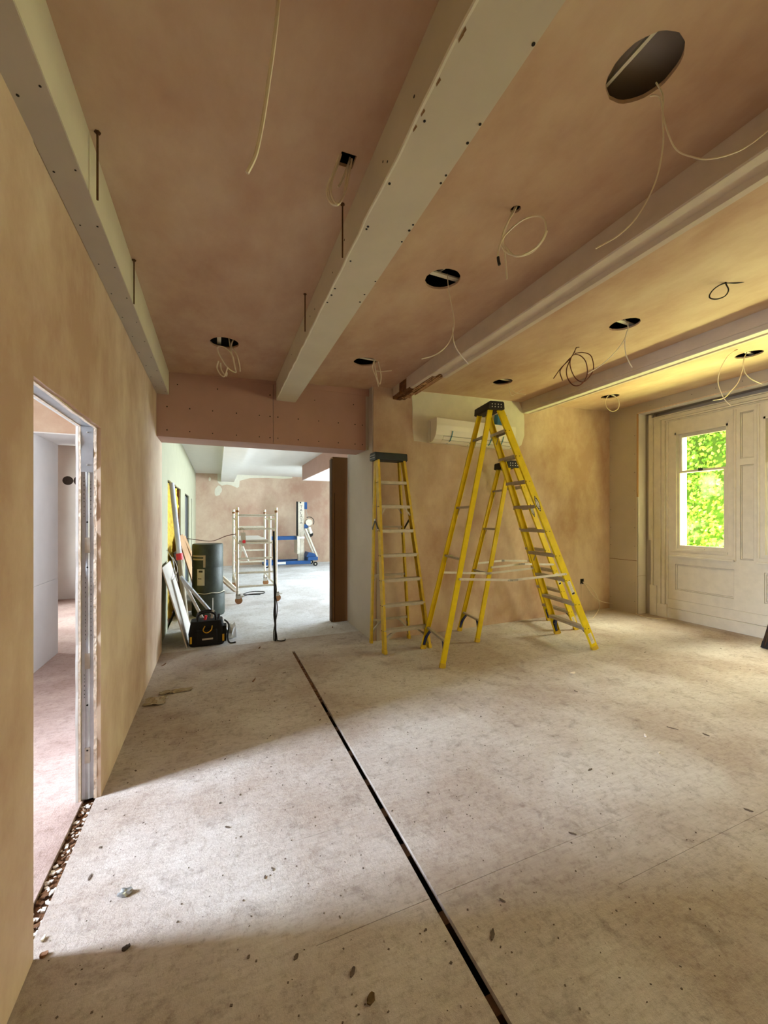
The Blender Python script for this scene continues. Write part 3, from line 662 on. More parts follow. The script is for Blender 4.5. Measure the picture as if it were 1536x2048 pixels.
MB().slab([(5.26, 0), (6.28, 0), (6.30, 2.09)] + jag((6.30, 2.09), (8.42, 2.10), 8, .02, 1)[1:] + [(8.42, 0), (14.06, 0), (14.06, 3.05), (5.26, 3.05)], OPN[1:], lambda u, v, s: Vector((-.64 - .03 * (1 - s), u, v))).build('wall_board', M['pale_green'], wfl)
MB().box((-.80, 5.2, -.05), (-.76, 14.2, 3.4)).build('backing', M['dark_wood'], wfl)
mb = MB(); nI, nK = 44, 42; vs_ = []; fs_ = []
for i in range(nI):
    for k in range(nK): vs_.append(Vector((-.69 + random.uniform(-.018, .018) + .02 * math.sin(i * .5) * math.sin(k * .37 + 1), 6.32 + 2.06 * i / (nI - 1), .01 + 2.07 * k / (nK - 1))))
for i in range(nI - 1):
    for k in range(nK - 1): fs_.append((i * nK + k, (i + 1) * nK + k, (i + 1) * nK + k + 1, i * nK + k + 1))
n_ = len(vs_); vs_ += [Vector((-.755, p.y, p.z)) for p in vs_]; fs_ += [tuple(reversed([q + n_ for q in f])) for f in fs_]
mb.add(vs_, fs_).build('insulation_batts', M['insulation'], wfl, kind='stuff', smooth=True, label='yellow insulation showing in the cut opening')
for y in (6.36, 8.28): MB().box((-.74, y, 0), (-.655, y + .06, 2.08)).build('stud', M['old_timber'], wfl)
MB().box((-.70, 9.56, .05), (-.675, 10.8, 2.05)).build('grey_panel', M['plastic_slate'], wfl)
MB().box((-.675, 9.9, .05), (-.655, 10.0, 2.05)).build('grey_post', M['steel'], wfl)
wfr = thing('wall_farright', (6.6, 9, 0), 'window wall of the far room', 'wall', kind='structure')
FO = [rect(6.6, .15, 8.3, 2.5), rect(8.8, .15, 10.5, 2.5), rect(11.3, .25, 13.3, 2.8)]
MB().slab(rect(5.0, -.3, 14.3, 3.78), FO, lambda u, v, s: Vector((6.6 + .25 * s, u, v))).build('wall_board', M['white_board'], wfr)
for i, r in enumerate(FO):
    t = thing('window_%d' % (6 + i), (6.66, (r[0][0] + r[1][0]) / 2, r[0][1]), 'tall far room window in a white frame', 'window', kind='structure')
    (ya, za), (yb, zb) = r[0], r[2]
    for a, b_ in ((ya, ya + .06), (yb - .06, yb), ((ya + yb) / 2 - .03, (ya + yb) / 2 + .03)): MB().box((6.66, a, za), (6.72, b_, zb)).build('stile', M['white_paint'], t)
    MB().box((6.66, ya + .06, za), (6.72, yb - .06, za + .08)).build('rail', M['white_paint'], t); MB().box((6.66, ya + .06, zb - .06), (6.72, yb - .06, zb)).build('rail', M['white_paint'], t)
    MB().box((6.688, ya + .05, za + .07), (6.692, yb - .05, zb - .05)).build('pane', M['glass'], t)

# ---- side room seen through the door opening
sr = thing('ceiling_side', (-2.3, 4, 3.0), 'pale ceiling of the side room', 'ceiling', kind='structure')
MB().box((-3.6, -1.8, 3.0), (-.72, 14.1, 3.05)).build('ceiling_board', M['plaster_ceil'], sr)
MB().box((-3.35, 5.0, 2.412), (-.718, 5.72, 3.0)).build('side_bulkhead', M['plaster_ceil'], sr)
MB().box((-3.35, 4.992, 2.402), (-.718, 5.72, 2.4135)).build('side_soffit', M['white_board'], sr)
ws = thing('wall_side', (-3, 6, 0), 'white plasterboard walls of the side room', 'wall', kind='structure')
MB().box((-1.80, 4.3, .865), (-1.70, 5.71, 2.40)).build('plasterboard_panel', M['white_board'], ws)
MB().box((-1.80, 4.3, 0), (-1.70, 5.71, .862)).build('plasterboard_panel', M['white_board'], ws)
MB().slab(rect(-3.35, 0, -.72, 3.0), [], lambda u, v, s: Vector((u, 9.45 + .05 * s, v))).build('plasterboard_panel', M['white_board'], ws)
MB().box((-3.6, 9.5, -.1), (-.7, 9.6, 3.4)).build('side_core', M['board_grey'], ws)
for x, r in ((-2.66, .085), (-2.47, .10), (-2.28, .07)): MB().cyl((x, 9.452, 2.28), (x, 9.445, 2.28), r, 20).build('duct_hole', M['chip_dark'], ws)
SO = [rect(1.92, 1.0, 2.72, 2.9), rect(6.4, .3, 8.9, 2.6)]
MB().slab(rect(-1.9, -.3, 14.3, 3.78), SO, lambda u, v, s: Vector((-3.35 - .25 * s, u, v))).build('wall_board', M['white_board'], ws)
for i, r in enumerate(SO):
    t = thing('window_%d' % (9 + i), (-3.4, (r[0][0] + r[1][0]) / 2, r[0][1]), 'side room window in a white frame', 'window', kind='structure')
    (ya, za), (yb, zb) = r[0], r[2]
    for a, b_ in ((ya, ya + .05), (yb - .05, yb)): MB().box((-3.44, a, za), (-3.38, b_, zb)).build('stile', M['white_paint'], t)
    MB().box((-3.44, ya + .05, za), (-3.38, yb - .05, za + .06)).build('rail', M['white_paint'], t); MB().box((-3.44, ya + .05, zb - .05), (-3.38, yb - .05, zb)).build('rail', M['white_paint'], t)
    MB().box((-3.412, ya + .04, za + .05), (-3.408, yb - .04, zb - .04)).build('pane', M['glass'], t)
#OBJECTS
# ---- hedge outside
hg = thing('ivy_hedge', (10.4, 3, -.32), 'tall sunlit green ivy hedge outside the sash windows', 'hedge')
MB().box((10.3, -7, -.32), (10.8, 13, 5.4)).build('hedge_core', M['hedge_core'], hg)
mb = MB()
for i in range(52000):
    y = random.uniform(-7, 13); z = -.3 + 5.8 * random.random(); dp = random.random()
    x = 10.25 - .75 * dp * dp - .12 * math.sin(y * 2.1) * math.sin(z * 2.7)
    s = random.uniform(.028, .058); ax = Vector((random.uniform(-.6, .6), random.uniform(-1, 1), random.uniform(-.5, .5))).normalized()
    nv = Vector((-1, random.uniform(-.8, .8), random.uniform(-.2, 1.1))).normalized(); ax = (ax - nv * ax.dot(nv)).normalized(); ay = nv.cross(ax)
    c = Vector((x, y, z))
    mb.add([c - ay * s, c + ax * s * .75 - ay * .1 * s + nv * .01, c + ay * s, c - ax * s * .75 - ay * .1 * s + nv * .01], [(0, 1, 2), (0, 2, 3)])
mb.build('foliage', M['leaf'], hg, kind='stuff', label='dense bright green ivy leaves', recalc=False)

# ================================================================== STEP LADDERS
def lerp(a, b, t): return a + (b - a) * t
def ladder(name, label, F0, F1, R0, R1, apex, H, wt, n_tread, z_first, dz, st):
    """F0/F1 front feet (tread side), R0/R1 rear feet, apex = plan centre of the cap."""
    F0, F1, R0, R1 = (Vector((p[0], p[1], 0)) for p in (F0, F1, R0, R1))
    base = (F0 + F1 + R0 + R1) / 4; t = thing(name, base, label, 'ladder')
    wv = ((F1 - F0).normalized() + (R1 - R0).normalized()).normalized(); wv.z = 0; wv.normalize()
    uv = (F0 + F1 - R0 - R1); uv = (uv - wv * uv.dot(wv)).normalized()
    A = Vector((apex[0], apex[1], 0)); ht = H - .075; cd = st['cap_d']
    tops = {}
    for nm, foot, s in (('f0', F0, -1), ('f1', F1, 1), ('r0', R0, -1), ('r1', R1, 1)):
        tops[nm] = A + wv * (s * wt / 2 * (1 if nm[0] == 'f' else .93)) + uv * ((.25 if nm[0] == 'f' else -.22) * cd) + Vector((0, 0, ht))
    Z = Vector((0, 0, 1)); y_ = M[st['mat']]
    def rail(p0, p1, side, dep, fl, nm):
        d = (p1 - p0).normalized(); ax = (uv - d * uv.dot(d)).normalized(); ay = (wv * -side); ay = (ay - d * ay.dot(d) - ax * ay.dot(ax)).normalized()
        th = .005; prof = [(-dep / 2, 0), (dep / 2, 0), (dep / 2, fl), (dep / 2 - th, fl), (dep / 2 - th, th), (-dep / 2 + th, th), (-dep / 2 + th, fl), (-dep / 2, fl)]
        r = MB().prism(p0 + Z * .004, p1 + Z * .03, prof, ax, ay).build(nm, y_, t)
        fp = [(-dep / 2 - .003, -.004), (dep / 2 + .003, -.004), (dep / 2 + .003, fl + .004), (-dep / 2 - .003, fl + .004)]
        MB().prism(p0 - Z * 0, p0 + (p1 - p0) * (st['shoe'] / (p1 - p0).length), fp, ax, ay).build('foot', M[st['shoe_mat']], r)
        return r, ax, ay
    rf0, ax0, _ = rail(F0, tops['f0'], -1, st['fd'], .028, 'front_rail'); rf1, ax1, _ = rail(F1, tops['f1'], 1, st['fd'], .028, 'front_rail')
    rr0, rx0, _ = rail(R0, tops['r0'], -1, st['rd'], .024, 'rear_rail'); rr1, rx1, _ = rail(R1, tops['r1'], 1, st['rd'], .024, 'rear_rail')
    def pt(a, b, z): return lerp(a, b, z / ht)
    # treads
    for i in range(n_tread):
        z = z_first + i * dz; p, q = pt(F0, tops['f0'], z), pt(F1, tops['f1'], z); d = (q - p).normalized(); p += d * .006; q -= d * .006
        dp = .082; prof = [(-dp / 2, 0), (-dp / 2, -.034), (-dp / 2 + .003, -.034), (-dp / 2 + .003, -.004), (dp / 2 - .003, -.004), (dp / 2 - .003, -.034), (dp / 2, -.034), (dp / 2, 0)]
        o = MB().prism(p, q, prof, uv, Z).build('tread', M['alu'], t)
        rib = MB()
        for k in range(4): rib.prism(p, q, [(-.032 + k * .02, 0), (-.024 + k * .02, 0), (-.026 + k * .02, .0025), (-.030 + k * .02, .0025)], uv, Z)
        rib.build('grip_ribs', M['alu'], o)
        rv = MB()
        for pp, sg in ((p, -1), (q, 1)):
            for k in (-.022, .022): rv.cyl(pp + d * sg * .003 + uv * k - Z * .015, pp + d * sg * .012 + uv * k - Z * .015, .0045, 8)
        if st['rivets']: rv.build('rivets', M['screw'], o, kind='stuff')
        if i in st['tread_brace']:
            for pp, qq, sg in ((p, q, 1), (q, p, -1)):
                e = (qq - pp).normalized()
                MB().bar(pp + e * .075 - Z * .03 + uv * .03, pp + e * .012 - Z * .12 + uv * .035, .018, .003, uv).build('tread_brace', M[st['brace_mat2']], t)
    # rear horizontals
    for z in st['rear_z']:
        p, q = pt(R0, tops['r0'], z), pt(R1, tops['r1'], z)
        MB().prism(p, q, [(-.016, 0), (.016, 0), (.016, -.024), (.013, -.024), (.013, -.003), (-.013, -.003), (-.013, -.024), (-.016, -.024)], uv, Z).build('rear_bar', M['alu'], t)
        for pp, qq in ((p, q), (q, p)):
            e = (qq - pp).normalized(); MB().bar(pp + e * .07 - Z * .02, pp + e * .006 - Z * .11, .014, .003, uv).build('rear_brace', M[st['brace_mat2']], t)
    # knee braces at the feet: curved gussets
    def knee(foot, top, other_foot, other_top, z_top, mat, ww):
        p = pt(foot, top, z_top); q = pt(other_foot, other_top, z_top); e = (q - p).normalized(); n = 7; vs = []; fs = []
        for i in range(n + 1):
            s = i / n; z = .03 + (z_top - .03) * s; base_p = pt(foot, top, z); inn = .018 + st['knee'] * (s ** 2.2); out_ = max(.004, inn - ww * (1.15 - .35 * s))
            for o_, dd in ((out_, -.014), (inn, -.014), (inn, .014), (out_, .014)): vs.append(base_p + e * o_ + uv * dd)
        for i in range(n):
            for k in range(4): fs.append((i * 4 + k, i * 4 + (k + 1) % 4, (i + 1) * 4 + (k + 1) % 4, (i + 1) * 4 + k))
        fs += [(0, 1, 2, 3), (n * 4 + 3, n * 4 + 2, n * 4 + 1, n * 4)]
        MB().add(vs, fs).build('knee_brace', M[mat], t)
    for a, at_, b_, bt in ((F0, tops['f0'], F1, tops['f1']), (F1, tops['f1'], F0, tops['f0'])): knee(a, at_, b_, bt, z_first - .028, st['knee_f'], .05)
    for a, at_, b_, bt in ((R0, tops['r0'], R1, tops['r1']), (R1, tops['r1'], R0, tops['r0'])): knee(a, at_, b_, bt, st['rear_z'][0] - .02, st['knee_r'], .03)
    # cap
    c0 = A + Z * (H - .075); prof = [(-cd / 2, -.012), (-cd / 2 + .02, -.02), (cd / 2 - .02, -.02), (cd / 2, -.012), (cd / 2 - .006, .062), (cd / 2 - .022, .075), (-cd / 2 + .022, .075), (-cd / 2 + .006, .062)]
    cap = MB().prism(c0 - wv * (wt / 2 + .03), c0 + wv * (wt / 2 + .03), prof, uv, Z).build('cap', M[st['cap_mat']], t, bevel=.004)
    rv = MB()
    for s in (-1, 1):
        for du in (-.055, -.02, .02, .055):
            for dz_ in (.01, .04): rv.cyl(c0 + wv * (s * (wt / 2 + .028)) + uv * du + Z * dz_, c0 + wv * (s * (wt / 2 + .0335)) + uv * du + Z * dz_, .006, 8)
    rv.build('cap_rivets', M['rivet'], cap, kind='stuff')
    # spreaders
    zs, sag = st['spread']
    for nm, fr_, ft, rr_, rt, s in (('a', F0, tops['f0'], R0, tops['r0'], -1), ('b', F1, tops['f1'], R1, tops['r1'], 1)):
        p = pt(fr_, ft, zs) + wv * s * .008; q = pt(rr_, rt, zs) + wv * s * .008; m_ = lerp(p, q, .52) - Z * sag
        o = MB().bar(p, lerp(m_, q, .06) - Z * 0, .004, .026).bar(q, lerp(m_, p, .06), .004, .026).build('spreader', M[st['spread_mat']], t)
        rv = MB()
        for c_ in (p, q, m_, lerp(m_, p, .09), lerp(m_, q, .09)): rv.cyl(c_ - wv * .006, c_ + wv * s * .010 - wv * .0, .008, 10)
        rv.build('spreader_pins', M['rivet'], o, kind='stuff')
    return t, dict(pt=pt, F0=F0, F1=F1, R0=R0, R1=R1, tops=tops, uv=uv, wv=wv, ax0=ax0, ax1=ax1, rails=(rf0, rf1, rr0, rr1), ht=ht)

def rail_frame(L, foot, top, side, ax, z):
    p = L['pt'](L[foot], L['tops'][top], z); d = (L['tops'][top] - L[foot]).normalized(); n = ax.cross(d).normalized()
    if n.dot(L['wv'] * side) < 0: n = -n
    return p, d, n
def oval_badge(L, foot, top, side, ax, z, parent, ln=.20, wd=.048, flip=1):
    p, d, n = rail_frame(L, foot, top, side, ax, z); xx = ax
    def pt(a, b_, off): return p + d * a + xx * b_ + n * off
    def vesica(l, w_, off0, off1, mat, nm, par, a0=-1, a1=1):
        k = 12; top_ = [(l / 2 * (a0 + (a1 - a0) * i / k), w_ / 2 * (1 - (a0 + (a1 - a0) * i / k) ** 2)) for i in range(k + 1)]
        o = top_ + [(a, -b_) for a, b_ in reversed(top_) if abs(b_) > 1e-6]
        o = [o[i] for i in range(len(o)) if i == 0 or (Vector(o[i]) - Vector(o[i - 1])).length > 1e-5]
        m = len(o); vs = [pt(a, b_, off0) for a, b_ in o] + [pt(a, b_, off1) for a, b_ in o]
        fs = [tuple(range(m)), tuple(range(2 * m - 1, m - 1, -1))] + [(i, (i + 1) % m, m + (i + 1) % m, m + i) for i in range(m)]
        return MB().add(vs, fs).build(nm, M[mat], par)
    b0 = vesica(ln, wd, .0, .0012, 'sticker_dark', 'badge', parent)
    vesica(ln * .66, wd * .74, .0012, .0016, 'sticker_white', 'badge_panel', b0, -.92, .92)
    for s in (-1, 1): MB().cyl(pt(s * ln * .36, 0, .0012), pt(s * ln * .36, 0, .002), .006, 10).build('badge_dot', M['sticker_white'], b0)
    xd = d * flip; yd = n.cross(xd); Mx = Matrix((xd, yd, n)).transposed().to_4x4(); Mx.translation = pt(0, 0, .0022)
    text_part('WERNER', ln * .115, Mx, M['sticker_dark'], b0, 'badge_lettering', .0003, 1.05)
def rail_sticker(L, foot, top, side, ax, z, ln, wd, parent, mark=True):
    p, d, n = rail_frame(L, foot, top, side, ax, z)
    def q(a, b_, o): return p + d * a + ax * b_ + n * o
    def plate(a0, a1, b0, b1, o0, o1, mat, nm, par):
        vs = [q(a, b_, o) for o in (o0, o1) for a, b_ in ((a0, b0), (a1, b0), (a1, b1), (a0, b1))]
        return MB().add(vs, [(0, 1, 2, 3), (7, 6, 5, 4), (0, 1, 5, 4), (1, 2, 6, 5), (2, 3, 7, 6), (3, 0, 4, 7)]).build(nm, M[mat], par)
    o = plate(-ln / 2, ln / 2, -wd / 2, wd / 2, 0, .001, 'sticker_white', 'sticker', parent)
    a = ln / 2 - .012
    while a > -ln / 2 + .03:
        plate(a - .003, a, -wd / 2 + .004, wd / 2 - .004 - random.uniform(0, wd * .4), .001, .0014, 'tape', 'print_line', o); a -= .009
    if mark: plate(-ln / 2 + .004, -ln / 2 + .024, -wd / 2 + .003, wd / 2 - .003, .001, .0015, 'sticker_dark', 'print_block', o)

STB = dict(mat='fibre', cap_mat='plastic_black', cap_d=.20, shoe=.05, shoe_mat='fibre_old', fd=.078, rd=.055, rivets=True, tread_brace=(0, 3, 8), brace_mat2='alu', rear_z=(.262, 1.12, 1.69, 2.49),
           knee=.10, knee_f='blue_brace', knee_r='blue_brace', spread=(.905, .045), spread_mat='alu_bright')
tB, LB = ladder('step_ladder', 'tallest yellow step ladder, standing wide open with bright yellow rails', (4.225, 4.081), (4.119, 3.393), (2.257, 4.227), (2.146, 3.584), (2.925, 3.84), 2.87, .30, 9, .27, .287, STB)
oval_badge(LB, 'F1', 'f1', 1, LB['ax1'], 1.72, LB['rails'][1])
rail_sticker(LB, 'F1', 'f1', 1, LB['ax1'], .74, .17, .042, LB['rails'][1]); rail_sticker(LB, 'F1', 'f1', 1, LB['ax1'], .14, .13, .045, LB['rails'][1], False)
STC = dict(STB); STC.update(rear_z=(.262, .85, 1.42, 1.94), tread_brace=(0, 2), fd=.075, cap_d=.19, spread=(.92, -.03), knee_f='blue_brace')
tC, LC = ladder('step_ladder', 'bright yellow step ladder standing behind the tallest ladder', (4.661, 4.66), (4.62, 4.1), (3.075, 4.70), (3.0, 4.167), (3.68, 4.44), 2.325, .28, 7, .27, .287, STC)
oval_badge(LC, 'F1', 'f1', 1, LC['ax1'], 1.66, LC['rails'][1])
rail_sticker(LC, 'F1', 'f1', 1, LC['ax1'], .72, .17, .042, LC['rails'][1]); rail_sticker(LC, 'F1', 'f1', 1, LC['ax1'], .14, .10, .045, LC['rails'][1], False)
STA = dict(STB); STA.update(mat='fibre_old', cap_mat='plastic_slate', cap_d=.19, rear_z=(.30, .86, 1.46, 1.72), rd=.045, tread_brace=(5,), brace_mat2='alu', knee_f='alu', knee_r='alu', knee=.16, spread=(1.42, -.12), spread_mat='cable_black', shoe_mat='fibre_old')
tA, LA = ladder('step_ladder', 'dull yellow step ladder with slate cap standing against the wall corner', (2.366, 4.241), (1.753, 4.226), (2.30, 4.66), (1.755, 4.66), (1.915, 4.455), 2.335, .36, 7, .27, .287, STA)

# ================================================================== AIR CONDITIONER
ac = thing('air_conditioner', (3.28, 4.7, 2.57), 'white wall mounted air conditioner with strips of teal tape', 'air conditioner')
AX0, AX1, AZ0, AZ1, AD = 2.62, 3.95, 2.57, 2.865, .235
def acp(x, d, z): return Vector((x, wall_y(x) - d, z))
prof = [(.004, AZ0), (.10, AZ0 - .003), (.165, AZ0 + .025), (.205, AZ0 + .075), (.228, AZ0 + .14), (.235, AZ0 + .20), (.235, AZ1 - .01), (.225, AZ1), (.004, AZ1 + .004)]
def ac_body(x0, x1, pr):
    n = len(pr); vs = [acp(x0, d, z) for d, z in pr] + [acp(x1, d, z) for d, z in pr]
    return MB().add(vs, [tuple(range(n)), tuple(range(2 * n - 1, n - 1, -1))] + [(i, (i + 1) % n, n + (i + 1) % n, n + i) for i in range(n)])
bd = ac_body(AX0, AX1, prof).build('casing', M['ac_white'], ac)
MB().add([acp(AX0 - .0008, .062, AZ0), acp(AX0 - .0008, .066, AZ0), acp(AX0 - .0008, .066, AZ1 - .02), acp(AX0 - .0008, .062, AZ1 - .02), acp(AX0 + .002, .062, AZ0), acp(AX0 + .002, .066, AZ0), acp(AX0 + .002, .066, AZ1 - .02), acp(AX0 + .002, .062, AZ1 - .02)],
         [(0, 1, 2, 3), (7, 6, 5, 4), (0, 1, 5, 4), (1, 2, 6, 5), (2, 3, 7, 6), (3, 0, 4, 7)]).build('side_seam', M['chip_dark'], ac)
flap = ac_body(AX0 + .13, AX1 - .06, [(.108, AZ0 - .006), (.168, AZ0 + .021), (.197, AZ0 + .062), (.195, AZ0 + .064), (.165, AZ0 + .026), (.106, AZ0 - .001)]).build('louvre_flap', M['ac_white'], ac)
def strip(x, w_, mat, nm, d0=.0):
    k = [(.09, AZ0 - .008), (.172, AZ0 + .018), (.213, AZ0 + .075), (.236, AZ0 + .13), (.2375, AZ0 + .135), (.214, AZ0 + .080), (.170, AZ0 + .022), (.09, AZ0 - .005)]
    n = len(k); vs = [acp(x, d, z) for d, z in k] + [acp(x + w_, d, z) for d, z in k]
    MB().add(vs, [tuple(range(n)), tuple(range(2 * n - 1, n - 1, -1))] + [(i, (i + 1) % n, n + (i + 1) % n, n + i) for i in range(n)]).build(nm, M[mat], ac)
for x in (2.86, 3.20, 3.52, 3.72): strip(x, .014, 'tape_teal', 'tape_strip')
for z, dd in ((AZ0 + .022, .168), (AZ0 + .066, .206)):
    MB().bar(acp(AX0 + .12, dd, z), acp(AX1 - .05, dd, z), .003, .003).build('flap_line', M['chip_dark'], ac)
MB().add([acp(3.72, .10, 2.86), acp(3.90, .10, 2.86), acp(3.90, .10, 3.06), acp(3.74, .10, 3.06), acp(3.72, .02, 2.86), acp(3.90, .02, 2.86), acp(3.90, .02, 3.06), acp(3.74, .02, 3.06)],
         [(0, 1, 2, 3), (7, 6, 5, 4), (0, 1, 5, 4), (1, 2, 6, 5), (2, 3, 7, 6), (3, 0, 4, 7)]).build('blue_film', M['tape_blue'], ac, label='blue protective film above the unit')
MB().add([acp(AX1 + .001, .02, AZ0 + .0), acp(AX1 + .001, .13, AZ0 + .0), acp(AX1 + .001, .03, AZ0 + .15), acp(AX1 + .006, .02, AZ0), acp(AX1 + .006, .13, AZ0), acp(AX1 + .006, .03, AZ0 + .15)],
         [(0, 1, 2), (5, 4, 3), (0, 1, 4, 3), (1, 2, 5, 4), (2, 0, 3, 5)]).build('blue_film', M['tape_blue'], ac)

# ================================================================== SOCKET BOX AND FLOOR CABLES
sb = thing('socket_box', (5.59, wall_y(5.59), .46), 'empty metal socket box in the wall with cables pulled out', 'socket box')
c = 5.59; hw = .045
for (x0, x1, z0, z1) in ((c - hw, c + hw, .46, .464), (c - hw, c + hw, .546, .55), (c - hw, c - hw + .004, .464, .546), (c + hw - .004, c + hw, .464, .546)):
    MB().add([on_wall(x0, z0, .006), on_wall(x1, z0, .006), on_wall(x1, z1, .006), on_wall(x0, z1, .006), on_wall(x0, z0, -.002), on_wall(x1, z0, -.002), on_wall(x1, z1, -.002), on_wall(x0, z1, -.002)],
             [(0, 1, 2, 3), (7, 6, 5, 4), (0, 1, 5, 4), (1, 2, 6, 5), (2, 3, 7, 6), (3, 0, 4, 7)]).build('box_rim', M['alu'], sb)
MB().add([on_wall(c - hw, .46, .001), on_wall(c + hw, .46, .001), on_wall(c + hw, .55, .001), on_wall(c - hw, .55, .001)], [(0, 1, 2, 3)]).build('box_cavity', M['dark'], sb)
def cable(name, label, pts, r, mat, cat='cable', group=None, smooth=6, extra=()):
    mb = MB(); mb.tube(pts, r, 6, smooth)
    for e in extra: mb.tube(e, r, 6, smooth)
    return mb.build(name, M[mat], smooth=True, label=label, cat=cat, group=group)
Wp = lambda x, y, d=.02: (lambda r: Vector((0, 0, CAM_Z)) + r * ((wall_y(0) - d) / (r.y - WS * r.x)))(ray(x, y))
fp = lambda x, y: on_floor(x, y, .007)
cable('loose_cable', 'white cable from the socket box trailing along the floor to the window', [on_wall(5.6, .50, .012), Wp(1172, 1172, .06), Wp(1187, 1192, .15), Wp(1203, 1203, .2), fp(1235, 1213) + Vector((0, 0, .03)), fp(1262, 1222), fp(1290, 1234), fp(1334, 1239)], .007, 'cable_white')
cable('loose_cable', 'white cable from the socket box looping down behind the ladder foot', [on_wall(5.61, .49, .012), Wp(1180, 1173, .06), Wp(1193, 1190, .15), Wp(1199, 1208, .22), fp(1197, 1226) + Vector((0, 0, .05)), fp(1186, 1236), fp(1176, 1237)], .006, 'cable_white')
cable('loose_cable', 'thin grey wire hanging straight down from the socket box', [on_wall(5.565, .48, .012), on_wall(5.56, .36, .02), on_wall(5.56, .20, .016)], .003, 'cable_white')

# ================================================================== CEILING CABLES
def hang(px, d0, d1=None, z_start=None):
    d1 = d0 if d1 is None else d1; n = len(px) - 1
    return [at_depth(x, y, d0 + (d1 - d0) * i / n) for i, (x, y) in enumerate(px)]
def up(p, h=.08): return [Vector((p.x, p.y, ceil_z(p.x) + h))]
dep = {k: depth_of(v) for k, v in HOLES.items()}
cable('hanging_cable', 'two long cream wires dropping from the cut-out with a grey board above it', hang([(1312, 165), (1326, 192), (1325, 230), (1326, 290), (1312, 360), (1280, 425), (1240, 468), (1191, 497)], dep['big'] + .04, dep['big'] + .02), .0028, 'cable_white',
      extra=[hang([(1300, 192), (1320, 195), (1328, 240), (1350, 296), (1385, 314), (1420, 318), (1470, 305), (1510, 282), (1560, 240)], dep['big'] + .03, dep['big'] + .05)], smooth=8)
ds = depth_of(SM)
cable('hanging_cable', 'looped cream cable with a dark cut end at the small round ceiling hole', hang([(1035, 408), (1028, 424), (1015, 445), (1006, 468), (1003, 486), (1010, 502), (1025, 510), (1045, 510), (1070, 496), (1086, 476), (1092, 455), (1086, 436), (1070, 432), (1045, 440), (1020, 460), (1005, 478), (997, 500), (996, 515)], ds, ds - .06), .005, 'cable_white',
      extra=[hang([(1033, 408), (1018, 440), (1006, 480), (1010, 510), (1012, 535), (1014, 558)], ds, ds), hang([(1008, 490), (1030, 512), (1062, 505), (1085, 482), (1094, 462)], ds - .01)], smooth=8)
MB().tube(hang([(996, 514), (997, 522), (999, 530)], ds - .06), .0075, 6).build('cable_end_sleeve', M['cable_black'], label='dark heat shrink sleeve on the end of the looped ceiling cable', cat='cable sleeve')
cable('hanging_cable', 'forked cream wires hanging from the cut-out between the two beams', hang([(895, 548), (897, 578), (903, 610), (908, 640), (905, 668), (893, 692), (870, 710), (843, 718)], dep['h2'] + .03, dep['h2'] - .05), .0036, 'cable_white', extra=[hang([(905, 655), (908, 685), (918, 705), (937, 728)], dep['h2'] - .02)])
cable('hanging_cable', 'cream wires in a narrow loop at the cut-out next to the bulkhead', hang([(748, 716), (750, 735), (756, 762), (760, 768), (762, 750), (756, 722)], dep['h4']), .0055, 'cable_white', extra=[hang([(750, 718), (745, 735), (752, 755), (757, 773)], dep['h4'] - .03), hang([(752, 742), (765, 743), (783, 741)], dep['h4'] - .02, dep['h4'] - .12)])
d3 = dep['h3']
cable('hanging_cable', 'coil of cream cable hanging from the cut-out in the left ceiling bay', hang([(458, 676), (462, 700), (470, 735), (471, 745), (455, 735), (440, 712), (435, 696), (442, 693), (455, 698), (465, 712), (470, 735)], d3, d3 - .1), .006, 'cable_white', extra=[hang([(466, 680), (463, 692), (473, 708), (479, 730), (480, 743)], d3), hang([(437, 722), (434, 735), (440, 748), (448, 753), (452, 745), (455, 735)], d3 - .08), hang([(441, 726), (443, 740), (452, 752), (454, 745)], d3 - .06)])
dq = depth_of(SQ)
cable('hanging_cable', 'bunch of cream cables looping from the square hole in the ceiling', hang([(700, 315), (694, 345), (690, 375), (684, 400), (672, 411), (660, 404), (654, 388), (656, 370), (668, 340), (680, 308)], dq + .02, dq - .05), .0045, 'cable_white', extra=[hang([(704, 318), (698, 350), (690, 385), (680, 405), (668, 408), (660, 395), (656, 375)], dq), hang([(682, 308), (674, 335), (664, 360), (662, 385), (668, 402), (676, 410)], dq - .03), hang([(700, 318), (690, 346), (682, 365), (676, 374)], dq + .03)])
cable('hanging_cable', 'single thick cream cable hanging down in the left ceiling bay', [at_depth(562, -90, 1.18), at_depth(557, 0, 1.18), at_depth(549, 80, 1.18), at_depth(538, 160, 1.18), at_depth(526, 240, 1.18), at_depth(514, 300, 1.18), at_depth(505, 325, 1.18), at_depth(494, 346, 1.18)], .0058, 'cable_white')
dr = depth_of(RW)
cable('hanging_cable', 'dark red coiled cable hanging from its own small ceiling hole', hang([(1154, 692), (1148, 705), (1140, 720), (1133, 740), (1136, 758), (1148, 771), (1163, 768), (1174, 750), (1172, 725), (1160, 711), (1145, 711), (1140, 730), (1150, 755), (1166, 764), (1180, 752), (1187, 735), (1182, 712), (1166, 705), (1150, 707)], dr, dr - .1), .005, 'cable_red', extra=[hang([(1150, 703), (1138, 720), (1122, 736), (1107, 757)], dr), hang([(1140, 716), (1124, 735), (1120, 745), (1125, 761)], dr)], smooth=8)
cable('hanging_cable', 'pair of thin cream wires at the cut-out beside the red cable', up(HOLES['h6'], .045) + hang([(1256, 652), (1253, 668), (1245, 685), (1225, 710), (1200, 732), (1176, 747)], dep['h6']), .0045, 'cable_white', extra=[hang([(1254, 662), (1250, 680), (1251, 705), (1257, 722), (1264, 735)], dep['h6'] - .03)])
db = depth_of(BW)
